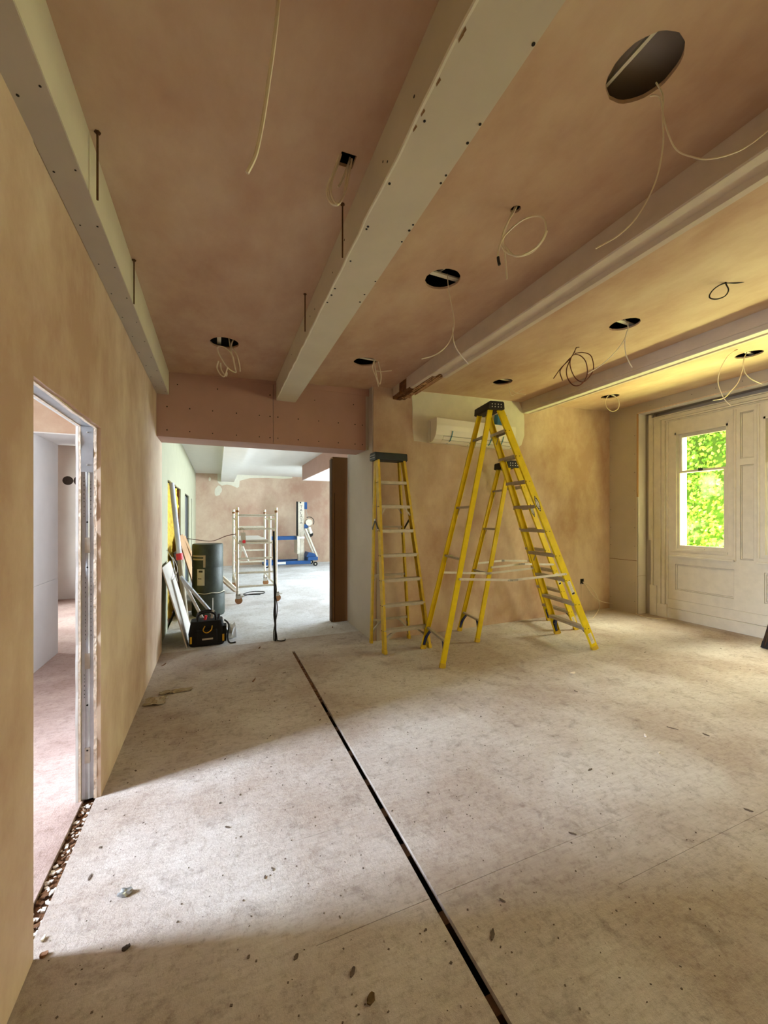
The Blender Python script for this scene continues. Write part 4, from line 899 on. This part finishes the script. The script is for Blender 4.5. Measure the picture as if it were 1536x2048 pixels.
cable('hanging_cable', 'black wire tied in a small loop below the ceiling', hang([(1450, 560), (1452, 568), (1457, 580), (1450, 592), (1435, 598), (1422, 597), (1419, 591), (1426, 580), (1440, 570), (1455, 566), (1475, 566), (1500, 560), (1515, 551), (1525, 543)], db), .0045, 'cable_black')
cable('hanging_cable', 'small white ring of cable at the cut-out in the window corner', hang([(1222, 790), (1230, 792), (1238, 805), (1236, 817), (1226, 823), (1216, 818), (1211, 808), (1213, 796), (1221, 789), (1232, 795)], dep['h7'] - .05), .0058, 'cable_white')
cable('hanging_cable', 'long cream loop joining the tiny hole and cut-out over the window', hang([(1471, 701), (1456, 712), (1441, 738), (1436, 764), (1442, 785), (1450, 800), (1462, 812)], depth_of(H9) - .02, dep['h8'] - .25), .0045, 'cable_white', extra=[hang([(1494, 704), (1488, 718), (1485, 740), (1476, 765), (1462, 782), (1448, 796), (1426, 801)], dep['h8'], dep['h8'] - .2), hang([(1486, 725), (1490, 745), (1502, 758), (1524, 768)], dep['h8'])])
cable('hanging_cable', 'faint thin wires at the cut-out above the air conditioner', hang([(1018, 764), (1019, 782), (1024, 791), (1032, 787), (1046, 778)], dep['h5']), .003, 'cable_white', extra=[hang([(1018, 774), (1030, 785), (1052, 789)], dep['h5'] - .02)])
def rod(px0, px1, label):
    p = on_ceil(*px0); d = depth_of(p); q = at_depth(px1[0], px1[1], d); q = Vector((p.x, p.y, q.z))
    t = thing('threaded_rod', (p.x, p.y, q.z), label, 'rod', 'threaded rods hanging from the ceiling')
    MB().cyl(q, p + Vector((0, 0, .02)), .0042, 8).build('shaft', M['rust'], t)
    MB().cyl(p - Vector((0, 0, .004)), p + Vector((0, 0, .003)), .012, 6).build('nut', M['rust'], t)
rod((195, 264), (203, 400), 'rusty threaded rod beside the left beam, further from the bulkhead'); rod((268, 520), (270, 608), 'rusty threaded rod beside the left beam, nearer the bulkhead')
rod((685, 408), (685, 515), 'rusty threaded rod beside the middle beam, just past the square hole'); rod((610, 588), (609, 663), 'rusty threaded rod beside the middle beam, nearer the bulkhead')
#OBJECTS2
# ================================================================== FAR ROOM AND OPENING
# tall flat carton against the end of the return wall
cb = thing('cardboard_box', (1.71, 5.86, 0), 'tall flat brown cardboard carton standing at the opening corner', 'box')
MB().box((1.585, 5.80, 0.002), (1.845, 5.94, 2.47)).build('carton', M['cardboard'], cb, bevel=.004)
MB().box((1.572, 5.812, 0.004), (1.586, 5.93, 2.44)).build('side_flap', M['cardboard_dark'], cb)
MB().box((1.60, 5.7965, 1.93), (1.79, 5.8005, 2.465)).build('folded_flap', M['cardboard'], cb)
MB().box((1.612, 5.798, .02), (1.622, 5.8005, 1.93)).build('fold_edge', M['cardboard_dark'], cb)
# slim black pole on the threshold with cables twisted round it
pl = thing('cable_pole', (.678, 5.2, 0), 'slim black pole standing at the opening with black cables round it', 'pole')
MB().cyl((.678, 5.2, 0.0), (.655, 5.2, 1.39), .013, 10).build('pole_shaft', M['cable_black'], pl)
for ph, r_, z0, z1 in ((0, .018, .0, .78), (2.4, .026, .0, .62)):
    pts = [Vector((.678 - .016 * z + r_ * math.cos(ph + z * 9) * (1 if z < z1 - .05 else .3), 5.185 + r_ * .6 * math.sin(ph + z * 9), z)) for z in [z0 + .006 + (z1 - z0) * i / 16 for i in range(17)]]
    MB().tube(pts, .006, 6, 3).build('twisted_cable', M['cable_black'], pl, smooth=True)
MB().tube([(.70, 5.19, .008), (.74, 5.15, .008), (.79, 5.17, .008), (.80, 5.22, .008)], .006, 6, 6).build('cable_tail', M['cable_black'], pl, smooth=True)

# leaning sheets by the left wall
def sheet(name, label, cat, x_bot, x_top, y0, y1, z_top, th, mat, edge=None, ytop=0.0):
    d = Vector((x_top - x_bot, 0, z_top)).normalized(); n = Vector((d.z, 0, -d.x)); p = Vector((x_bot, 0, 0)); q = Vector((x_top, 0, z_top))
    vs = []
    for o in (0, -th):
        for a, y in ((p, y0), (p, y1), (q, y1 + ytop), (q, y0 + ytop)): vs.append(a + n * o + Vector((0, y, max(0, th * abs(d.x)))))
    t = MB().add(vs, [(0, 1, 2, 3), (7, 6, 5, 4), (0, 1, 5, 4), (1, 2, 6, 5), (2, 3, 7, 6), (3, 0, 4, 7)])
    return t.build(name, M[mat], label=label, cat=cat)
sheet('plasterboard_sheet', 'large white plasterboard sheet leaning on the wall behind the tool bag', 'board', -.33, -.596, 5.31, 6.18, .97, .0125, 'board_grey')
sheet('plywood_sheet', 'brown plywood offcut leaning beside the black rolls', 'board', -.25, -.60, 7.45, 8.45, 1.25, .018, 'plywood')
sheet('hardboard_sheet', 'narrow dark sheet leaning between plasterboard and plywood', 'board', -.45, -.615, 6.90, 7.40, 1.02, .02, 'dark_wood')
sheet('plywood_sheet', 'plywood strip with a white edge leaning behind the black rolls', 'board', -.16, -.60, 8.55, 9.0, 1.2, .018, 'plywood')
tb = thing('packing_tube', (-.40, 6.0, 0), 'long white tube with a red collar leaning in the cut wall opening', 'tube')
p0, p1 = Vector((-.40, 6.32, .02)), Vector((-.61, 6.50, 2.06))
MB().cyl(lerp(p0, p1, .5), p1, .034, 14).build('white_sleeve', M['tube_white'], tb, smooth=True)
MB().cyl(lerp(p0, p1, .46), lerp(p0, p1, .505), .045, 14).build('red_collar', M['red'], tb, smooth=True)
MB().cyl(p0, lerp(p0, p1, .47), .032, 14).build('grey_sleeve', M['tape'], tb, smooth=True)
def channel(label, a, b_, wd, mat='steel'):
    a, b_ = Vector(a), Vector(b_); d = (b_ - a).normalized(); ax = d.cross(Vector((0, 1, 0))).normalized(); ay = Vector((0, 1, 0)); ay = (ay - d * ay.dot(d)).normalized()
    k = .03; prof = [(0, -wd / 2), (k, -wd / 2), (k, -wd / 2 + .003), (.003, -wd / 2 + .003), (.003, wd / 2 - .003), (k, wd / 2 - .003), (k, wd / 2), (0, wd / 2)]
    t = thing('steel_channel', a, label, 'metal channel'); o = MB().prism(a, b_, prof, ax, ay).build('channel_body', M[mat], t)
    for s in (.3, .55, .8): c_ = lerp(a, b_, s); MB().cyl(c_ - ax * .001, c_ + ax * .004, .012, 10).build('punched_hole', M['dark'], t)
channel('wide galvanised steel channel leaning behind the tool bag, nearer the black rolls', (.17, 5.62, .035), (-.42, 5.76, .80), .10)
channel('narrow galvanised steel channel leaning behind the tool bag, nearer the plasterboard sheet', (-.05, 5.60, .03), (-.43, 5.86, .80), .06, 'alu_bright')
cable('bent_wire', 'thin bent wires sticking up over the plasterboard sheet edge', [(-.52, 5.55, .80), (-.50, 5.62, .98), (-.54, 5.56, 1.10), (-.58, 5.60, 1.16)], .004, 'alu_bright', cat='wire', extra=[[(-.50, 5.5, .80), (-.46, 5.6, .92), (-.52, 5.66, 1.06), (-.50, 5.7, .90), (-.46, 5.62, .76)]])

# tool bag
bgx, bgy = -.12, 5.43
bag = thing('tool_bag', (bgx, bgy, 0), 'open black tool bag with yellow trim on the far floor', 'bag')
def rounded_box(c, sx, sy, z0, z1, r, top_s=1.0, n=5, sag=.0):
    ring = []
    for k in range(4):
        cx, cy = ((1, 1), (-1, 1), (-1, -1), (1, -1))[k]
        for i in range(n + 1):
            a = k * math.pi / 2 + math.pi / 2 * i / n; ring.append((cx * (sx / 2 - r) + r * math.cos(a), cy * (sy / 2 - r) + r * math.sin(a)))
    m = len(ring); vs = []; fs = []; lv = ((0, .94), (.06, 1.0), (.5, 1.03), (.85, 1.0 * top_s), (1, .96 * top_s))
    for t_, s_ in lv: vs += [Vector((c[0] + x * s_, c[1] + y * s_, z0 + (z1 - z0) * t_ - sag * abs(x) * t_)) for x, y in ring]
    for j in range(len(lv) - 1):
        for i in range(m): fs.append((j * m + i, j * m + (i + 1) % m, (j + 1) * m + (i + 1) % m, (j + 1) * m + i))
    fs += [tuple(reversed(range(m))), tuple(range((len(lv) - 1) * m, len(lv) * m))]
    return MB().add(vs, fs)
rounded_box((bgx, bgy), .40, .24, 0.0, .30, .06, .93).build('bag_body', M['bag'], bag, smooth=True)
rounded_box((bgx, bgy - .125), .24, .05, .03, .20, .02).build('front_pocket', M['bag'], bag, smooth=True)
rounded_box((bgx + .20, bgy - .02), .05, .16, .03, .22, .02).build('end_pocket', M['bag'], bag, smooth=True)
for s in (-1, 1):
    MB().tube([(bgx - .10, bgy + s * .08, .29), (bgx - .09, bgy + s * .07, .37), (bgx, bgy + s * .05, .40), (bgx + .09, bgy + s * .07, .37), (bgx + .10, bgy + s * .08, .29)], .012, 8, 6).build('handle', M['bag'], bag, smooth=True)
MB().tube([(bgx + .2, bgy - .02, .28), (bgx + .25, bgy - .06, .22), (bgx + .235, bgy - .10, .08), (bgx + .26, bgy - .12, .012), (bgx + .33, bgy - .12, .010)], .010, 6, 6).build('shoulder_strap', M['bag'], bag, smooth=True)
MB().box((bgx - .05, bgy - .1545, .085), (bgx + .07, bgy - .1515, .105)).build('name_tag', M['paper'], bag)
for x in (-.185, .175): MB().box((bgx + x, bgy - .135, .05), (bgx + x + .022, bgy - .124, .13)).build('trim_tab', M['yellow_trim'], bag)
MB().tube([(bgx - .02, bgy - .14, .25), (bgx - .04, bgy - .15, .2), (bgx, bgy - .155, .17), (bgx + .05, bgy - .15, .2), (bgx + .06, bgy - .14, .25)], .006, 6, 5).build('yellow_cord', M['yellow_trim'], bag, smooth=True)
for i, (x, y, h) in enumerate(((-.12, .03, .37), (-.03, -.02, .35), (.05, .04, .40), (.12, -.01, .36))):
    MB().cyl((bgx + x, bgy + y, .27), (bgx + x + .02, bgy + y, h), .016, 8).build('tool_handle', M[('bag_grey', 'red', 'paper', 'bag_grey')[i]], bag)
# crumpled polythene
def crumple(name, c, sx, sy, sz, mat, label, cat, n=3, seed=1, group=None):
    rnd = random.Random(seed); bm = bmesh.new(); bmesh.ops.create_icosphere(bm, subdivisions=n, radius=1)
    mb = MB(); vs = []
    for v in bm.verts:
        k = 1 + rnd.uniform(-.42, .42); vs.append(Vector((c[0] + v.co.x * sx * k, c[1] + v.co.y * sy * k, max(c[2] + .001, c[2] + sz * .8 + v.co.z * sz * k))))
    mb.add(vs, [tuple(v.index for v in f.verts) for f in bm.faces]); bm.free()
    return mb.build(name, M[mat], label=label, cat=cat, group=group)
crumple('polythene_bag', (.17, 5.52, 0), .05, .06, .11, 'polythene', 'small crumpled white polythene bag beside the tool bag', 'plastic bag', 2, 4)

# stacked felt rolls
rx, ry = -.135, 7.09
r1 = thing('felt_roll', (rx, ry, 0), 'short dark felt roll standing on the floor under the taller roll', 'roll', 'stacked dark felt rolls')
MB().lathe((rx, ry, 0), [(.235, 0), (.245, .02), (.248, .2), (.245, .352), (.235, .36)], 36).build('roll_body', M['roll'], r1, smooth=True)
MB().box((rx + .06, ry - .243, .02), (rx + .075, ry - .236, .3), Matrix.Rotation(0, 4, 'Z')).build('white_mark', M['polythene'], r1)
r2 = thing('felt_roll', (rx - .01, ry, .362), 'taller dark felt roll with a paper label on top of the short roll', 'roll', 'stacked dark felt rolls')
MB().lathe((rx - .01, ry, .362), [(.225, 0), (.232, .02), (.23, .4), (.228, .405), (.232, .42), (.232, .76), (.222, .78)], 36).build('roll_body', M['roll'], r2, smooth=True)
def curved_patch(c, r, a0, a1, z0, z1, mat, nm, par):
    k = 8; vs = []; fs = []
    for rr in (r, r + .002):
        for i in range(k + 1):
            a = a0 + (a1 - a0) * i / k
            for z in (z0, z1): vs.append(Vector((c[0] + rr * math.cos(a), c[1] + rr * math.sin(a), z)))
    m = 2 * (k + 1)
    for i in range(k):
        fs += [(2 * i, 2 * i + 1, 2 * i + 3, 2 * i + 2), (m + 2 * i, m + 2 * i + 2, m + 2 * i + 3, m + 2 * i + 1)]
    return MB().add(vs, fs).build(nm, M[mat], par)
A_ = -math.pi / 2
lab = curved_patch((rx - .01, ry), .234, A_ - .68, A_ - .18, .50, .755, 'paper', 'paper_label', r2)
curved_patch((rx - .01, ry), .2365, A_ - .56, A_ - .30, .705, .735, 'sticker_dark', 'label_print', lab); curved_patch((rx - .01, ry), .2365, A_ - .62, A_ - .38, .60, .612, 'sticker_dark', 'label_print', lab)
curved_patch((rx - .01, ry), .234, A_ - 1.1, A_ - .12, .945, .972, 'tape', 'tape_band', r2); curved_patch((rx - .01, ry), .2345, A_ - .26, A_ - .12, .78, .955, 'tape', 'tape_band', r2); curved_patch((rx - .01, ry), .234, A_ - 1.1, A_ - .2, .895, .92, 'tape', 'tape_band', r2)
MB().tube([(rx + .245 * math.cos(A_ + t_) , ry + .245 * math.sin(A_ + t_), .374 + .006 * math.sin(t_ * 7)) for t_ in [-1.2 + .2 * i for i in range(14)]], .007, 6, 3).build('paper_edge', M['paper'], r2)
# white boards resting on the floor behind the rolls
def plank(label, a, b_, w_, th, mat):
    a, b_ = Vector(a), Vector(b_); return MB().bar(a, b_, w_, th, (0, 0, 1)).build('timber_board', M[mat], label=label, cat='board')
plank('white painted board resting aslant behind the rolls, on top of the second', (.36, 9.05, .055), (-.30, 8.62, .80), .12, .02, 'white_paint')
plank('grey white board resting aslant behind the rolls, under the first', (.34, 8.90, .02), (-.26, 8.50, .68), .10, .02, 'tape')

# mobile tower
TX0, TX1, TY0, TY1 = .335, 1.015, 7.70, 9.66
tw = thing('scaffold_tower', ((TX0 + TX1) / 2, (TY0 + TY1) / 2, 0), 'folding aluminium access tower on tan caster wheels', 'scaffold')
AT = M['alu_tower']
for x in (TX0, TX1):
    for y in (TY0, TY1):
        o = MB().cyl((x, y, .20), (x, y, 1.75), .024, 14).build('upright', AT, tw, smooth=True)
        MB().cyl((x, y, 1.66), (x, y, 1.70), .029, 14).build('collar', M['caster'], o)
        MB().cyl((x, y, .17), (x, y, .24), .03, 12).build('caster_stem', M['alu'], tw)
        MB().box((x - .03, y - .028, .10), (x + .05, y - .022, .18)).box((x - .03, y + .022, .10), (x + .05, y + .028, .18)).box((x - .03, y - .028, .165), (x + .05, y + .028, .18)).build('caster_fork', M['alu'], tw)
        MB().cyl((x + .02, y - .02, .066), (x + .02, y + .02, .066), .064, 20).build('caster_wheel', M['caster'], tw, smooth=True)
        MB().box((x + .05, y - .02, .13), (x + .11, y + .02, .14)).build('brake_lever', M['alu'], tw)
for y, xs in ((TY0, (TX0, TX1)), (TY1, (TX0, TX1))):
    for z in (.31, .56, .82, 1.10, 1.36, 1.61): MB().cyl((xs[0], y, z), (xs[1], y, z), .020, 10).build('rung', AT, tw, smooth=True)
for x in (TX0, TX1):
    for z in (.30, 1.55): MB().cyl((x, TY0, z), (x, (TY0 + TY1) / 2, z - .02), .018, 8).cyl((x, (TY0 + TY1) / 2, z - .02), (x, TY1, z), .018, 8).build('side_brace', AT, tw)
for y in (8.55, 8.72): MB().cyl((TX1 - .005, y, .30), (TX1 - .005, y, 1.60), .02, 10).build('side_post', AT, tw)
MB().bar((TX0 + .03, 8.9, .32), (TX0 + .10, 8.2, 1.05), .035, .035).build('diagonal_brace', AT, tw); MB().bar((TX0 + .12, 8.3, 1.0), (TX0 + .30, 9.4, .60), .03, .03).build('diagonal_brace', AT, tw)
pf = MB().box((TX0 - .02, TY0 + .02, 1.135), (TX0 + .53, TY1 - .02, 1.16)).build('platform', M['white_board'], tw, bevel=.004)
MB().box((TX0 - .03, TY0 + .01, 1.11), (TX0 + .54, TY0 + .05, 1.137)).build('platform_hook', M['alu'], tw)
tag_ = MB().add([(TX0 + .07, TY0 - .03, 1.05), (TX0 + .15, TY0 - .03, 1.06), (TX0 + .13, TY0 - .03, 1.30), (TX0 + .05, TY0 - .03, 1.29), (TX0 + .07, TY0 - .027, 1.05), (TX0 + .15, TY0 - .027, 1.06), (TX0 + .13, TY0 - .027, 1.30), (TX0 + .05, TY0 - .027, 1.29)],
                [(0, 1, 2, 3), (7, 6, 5, 4), (0, 1, 5, 4), (1, 2, 6, 5), (2, 3, 7, 6), (3, 0, 4, 7)]).build('inspection_tag', M['paper'], tw)
MB().cyl((TX0 + .108, TY0 - .034, 1.13), (TX0 + .108, TY0 - .030, 1.13), .03, 18).build('red_disc', M['red'], tag_)
MB().tube([(TX0 + .09, TY0 - .028, 1.29), (TX0 + .11, TY0 - .03, 1.35), (TX0 + .06, TY0 - .02, 1.385), (TX0 + .05, TY0 - .028, 1.33)], .005, 6, 5).build('tag_loop', M['tape'], tw)
cable('extension_lead', 'black lead coiled on the floor inside the tower', [(.40, 8.0, .012), (.46, 8.35, .012), (.62, 8.55, .012), (.86, 8.55, .012), (.90, 8.75, .012), (.70, 8.85, .012), (.52, 8.7, .012), (.50, 8.5, .018), (.68, 8.42, .022), (.80, 8.44, .012)], .009, 'cable_black', cat='lead')
cable('trailing_cable', 'thin dark red cable running from the far left wall to the tower', [(-.645, 9.7, 1.12), (-.4, 9.3, 1.10), (-.1, 8.7, 1.10), (.15, 8.1, 1.22), (.305, 7.70, 1.27)], .008, 'cable_red')

# material lift
lf = thing('material_lift', (2.45, 13.2, 0), 'blue wheeled material lift with a silver mast by the end wall', 'lift')
mx, my = 2.55, 13.30
MB().prism((mx, my, .14), (mx, my, 2.10), [(-.10, -.06), (.10, -.06), (.10, .06), (-.10, .06)], (1, 0, 0), (0, 1, 0)).build('mast', M['alu_tower'], lf, bevel=.004)
MB().box((mx - .145, my - .05, .5), (mx - .105, my + .05, 2.11)).build('mast_rail', M['sticker_dark'], lf)
MB().box((mx - .02, my - .064, .15), (mx - .01, my - .06, 1.1)).build('mast_groove', M['alu'], lf)
MB().box((mx + .11, my - .05, 1.86), (mx + .20, my + .05, 2.09)).build('mast_head', M['lift_blue'], lf)
MB().box((mx - .05, my - .066, 2.05), (mx, my - .06, 2.09)).build('mast_block', M['sticker_dark'], lf)
for i, ch in enumerate('TALASA'):
    Mx = Matrix(((1, 0, 0, mx - .0), (0, 0, -1, my - .063), (0, 1, 0, 1.93 - i * .105), (0, 0, 0, 1)))
    text_part(ch, .12, Mx, M['sticker_dark'], lf, 'mast_letter', .001)
for y in (12.95, 13.55): MB().box((1.35, y - .04, .08), (2.80, y + .04, .19)).build('base_leg', M['lift_blue'], lf, bevel=.004)
MB().box((1.75, 12.905, .10), (2.0, 12.909, .175)).build('leg_sticker', M['sticker_white'], lf)
MB().box((2.70, 12.85, .19), (3.02, 13.65, .30)).build('rear_chassis', M['lift_blue'], lf, bevel=.01)
MB().add([(2.68, 13.0, .30), (3.0, 13.0, .30), (2.95, 13.0, .40), (2.75, 13.0, .44), (2.68, 13.55, .30), (3.0, 13.55, .30), (2.95, 13.55, .40), (2.75, 13.55, .44)], [(0, 1, 2, 3), (7, 6, 5, 4), (0, 1, 5, 4), (1, 2, 6, 5), (2, 3, 7, 6), (3, 0, 4, 7)]).build('chassis_hump', M['lift_blue'], lf)
for x, y in ((2.95, 12.93), (2.95, 13.57), (1.42, 12.95), (1.42, 13.55)):
    MB().cyl((x, y - .03, .07), (x, y + .03, .07), .07, 18).build('wheel', M['rubber'], lf, smooth=True); MB().cyl((x, y - .034, .07), (x, y + .034, .07), .025, 12).build('wheel_hub', M['alu_tower'], lf); MB().box((x - .03, y - .02, .12), (x + .03, y + .02, .20)).build('wheel_fork', M['alu'], lf)
for y in (13.12, 13.48): MB().box((1.55, y - .03, .86), (2.44, y + .03, .97)).build('fork_arm', M['lift_blue'], lf)
MB().box((2.38, 13.0, .40), (2.44, 13.6, .98)).build('fork_carriage', M['alu_tower'], lf)
MB().box((2.40, 13.02, .90), (2.62, 13.03, .96)).build('carriage_plate', M['sticker_white'], lf)
for y in (13.05, 13.5): MB().bar((2.66, y, 1.22), (3.05, y, .28), .05, .05).build('rear_strut', M['alu_tower'], lf)
MB().box((2.65, 13.2, 1.22), (2.78, 13.4, 1.36)).build('winch_bracket', M['lift_blue'], lf)
MB().cyl((2.80, 13.18, 1.42), (2.80, 13.42, 1.42), .11, 20).build('winch_drum', M['alu_tower'], lf, smooth=True)
MB().tube([(2.80 + .16 * math.cos(a_), 13.17, 1.44 + .16 * math.sin(a_)) for a_ in [-.6 + .3 * i for i in range(10)]], .012, 6, 2).build('winch_crank', M['sticker_dark'], lf)
MB().cyl((2.78, 13.2, 1.25), (2.86, 13.2, 1.05), .07, 14).build('motor', M['alu_tower'], lf, smooth=True); MB().cyl((2.84, 13.15, 1.03), (2.84, 13.27, 1.03), .09, 18).build('transport_wheel', M['rubber'], lf, smooth=True)
MB().tube([(2.72, 13.3, 1.88), (2.76, 13.3, 1.65), (2.80, 13.3, 1.53)], .006, 6, 3).build('winch_cable', M['alu'], lf)

# dark timber leaning at the window
lp = thing('timber_post', (6.04, 2.66, 0), 'dark brown timber post leaning towards the window joinery', 'post')
MB().bar((6.035, 2.655, .02), (6.42, 2.36, 1.95), .05, .06).build('post_body', M['dark_wood'], lp)
MB().bar((6.030, 2.659, .0), (6.046, 2.647, .08), .056, .066).build('post_shoe', M['rubber'], lp)

# ================================================================== DEBRIS
def flake(name, px, l, w_, h, mat, label, cat, group, ang=None, bend=.3):
    p = on_floor(*px); rnd = random.Random(int(px[0] * 7 + px[1])); a = rnd.uniform(0, 6.28) if ang is None else ang; n = 5; vs = []; fs = []
    R = Matrix.Rotation(a, 3, 'Z')
    for i in range(n + 1):
        t_ = i / n - .5; ww = w_ * (1 - (abs(t_) * 1.7) ** 2 * .8) * rnd.uniform(.8, 1.1); zz = h * (.15 + bend * abs(math.sin(t_ * 5 + a)))
        for s_, dz_ in ((-1, 0), (1, 0), (1, h * .6), (-1, h * .6)): vs.append(p + R @ Vector((t_ * l, s_ * ww / 2 + rnd.uniform(-.1, .1) * w_, 0)) + Vector((0, 0, (0.0008 if abs(t_) < .4 else zz) + dz_)))
    for i in range(n):
        for k in range(4): fs.append((i * 4 + k, i * 4 + (k + 1) % 4, (i + 1) * 4 + (k + 1) % 4, (i + 1) * 4 + k))
    fs += [(0, 1, 2, 3), (n * 4 + 3, n * 4 + 2, n * 4 + 1, n * 4)]
    return MB().add(vs, fs).build(name, M[mat], label=label, cat=cat, group=group)
crumple('foil_scrap', on_floor(250, 1790), .022, .016, .013, 'foil', 'crumpled bit of silver foil on the pale floor', 'foil', 2, 3)
flake('wood_block', (252, 1898), .026, .016, .012, 'chip_dark', 'small dark wood block at the edge of the bright floor patch', 'wood chip', None, .4, .1)
flake('wood_block', (88, 1912), .024, .02, .014, 'chip', 'small tan wood block beside the door threshold', 'wood chip', None, .2, .1)
flake('dry_leaf', (742, 2000), .036, .024, .008, 'leafdry', 'curled brown leaf on the shaded floor left of the slot', 'leaf', None, .8)
for i, (px, l, w_) in enumerate((((1345, 1457), .10, .02), ((1412, 1470), .06, .035), ((1497, 1621), .055, .03), ((1152, 1383), .05, .02), ((1180, 1540), .055, .03), ((1290, 1305), .07, .016), ((1005, 1802), .035, .02), ((1145, 1668), .05, .025), ((985, 1870), .06, .03))):
    flake('dark_scrap', px, l * .7, w_ * .45, .005, 'grit', 'small dark scrap lying on the dusty floor right of the slot', 'scrap', 'dark scraps on the floor right of the slot')
for i, (px, l, w_) in enumerate((((568, 1346), .06, .025), ((705, 1945), .06, .03), ((640, 1440), .05, .02), ((520, 1330), .04, .015), ((592, 1915), .04, .03), ((455, 1655), .05, .03), ((180, 1755), .06, .02), ((480, 1590), .03, .015), ((530, 1755), .03, .02), ((545, 1738), .028, .018), ((497, 1915), .025, .02), ((650, 1387), .05, .015))):
    flake('dark_scrap', px, l * .55, w_ * .45, .004, 'grit', 'small dark scrap lying on the dusty floor left of the slot', 'scrap', 'dark scraps on the floor left of the slot')
for px, l in (((508, 1361), .09), ((519, 1296), .07), ((328, 1330), .09), ((665, 1255), .06), ((456, 1268), .06)):
    flake('wood_splinter', px, l, .014, .010, 'old_timber', 'brown wood splinter near the opening', 'splinter', 'brown splinters near the opening', 1.2)
for px, l in (((1145, 1347), .07), ((1291, 1473), .03), ((1318, 1507), .025), ((66 + 20, 1880), .022)):
    flake('plaster_chip', px, l, l * .45, .012, 'chip_pale', 'pale plaster chip on the dusty floor', 'plaster chip', 'pale plaster chips on the floor')
# torn dust sheet scraps by the left wall
def scrap_sheet(px, sx, sy, seed, label):
    rnd = random.Random(seed); p = on_floor(*px); n = 9; vs = []; fs = []
    for i in range(n):
        for k in range(n):
            u, v = i / (n - 1) - .5, k / (n - 1) - .5
            vs.append(p + Vector((u * sx + rnd.uniform(-.012, .012), v * sy + rnd.uniform(-.012, .012), .004 + .02 * rnd.random() * (1 - abs(u)))))
    for i in range(n - 1):
        for k in range(n - 1): fs.append((i * n + k, (i + 1) * n + k, (i + 1) * n + k + 1, i * n + k + 1))
    mb = MB().add(vs, fs); m = len(vs); mb.add([v + Vector((0, 0, -.002)) for v in vs], [tuple(reversed(f)) for f in fs])
    return mb.build('paper_scrap', M['tape'], label=label, cat='paper')
scrap_sheet((312, 1404), .16, .16, 3, 'crumpled sheet of dusty paper flat against the left wall'); scrap_sheet((352, 1384), .26, .07, 5, 'narrow torn strip of dusty paper near the left wall')
mb = MB(); rnd = random.Random(11)
for i in range(1500):
    if rnd.random() < .55: x, y = rnd.uniform(-.58, 2.6), rnd.uniform(.8, 4.2)
    else: x, y = rnd.uniform(-.58, 6.3), rnd.uniform(.3, 4.6)
    if X_SL - .01 < x < X_SR + .01: continue
    s_ = rnd.uniform(.001, .0036) * (1.8 if rnd.random() < .06 else 1); a = rnd.uniform(0, 3.14); k = rnd.uniform(.3, 1)
    R = Matrix.Translation((x, y, .0003)) @ Matrix.Rotation(a, 4, 'Z'); mb.box((-s_, -s_ * k, 0), (s_, s_ * k, s_ * .5), R)
mb.build('floor_grit', M['grit'], kind='stuff', label='scattered dark grit and crumbs over the dusty floor')
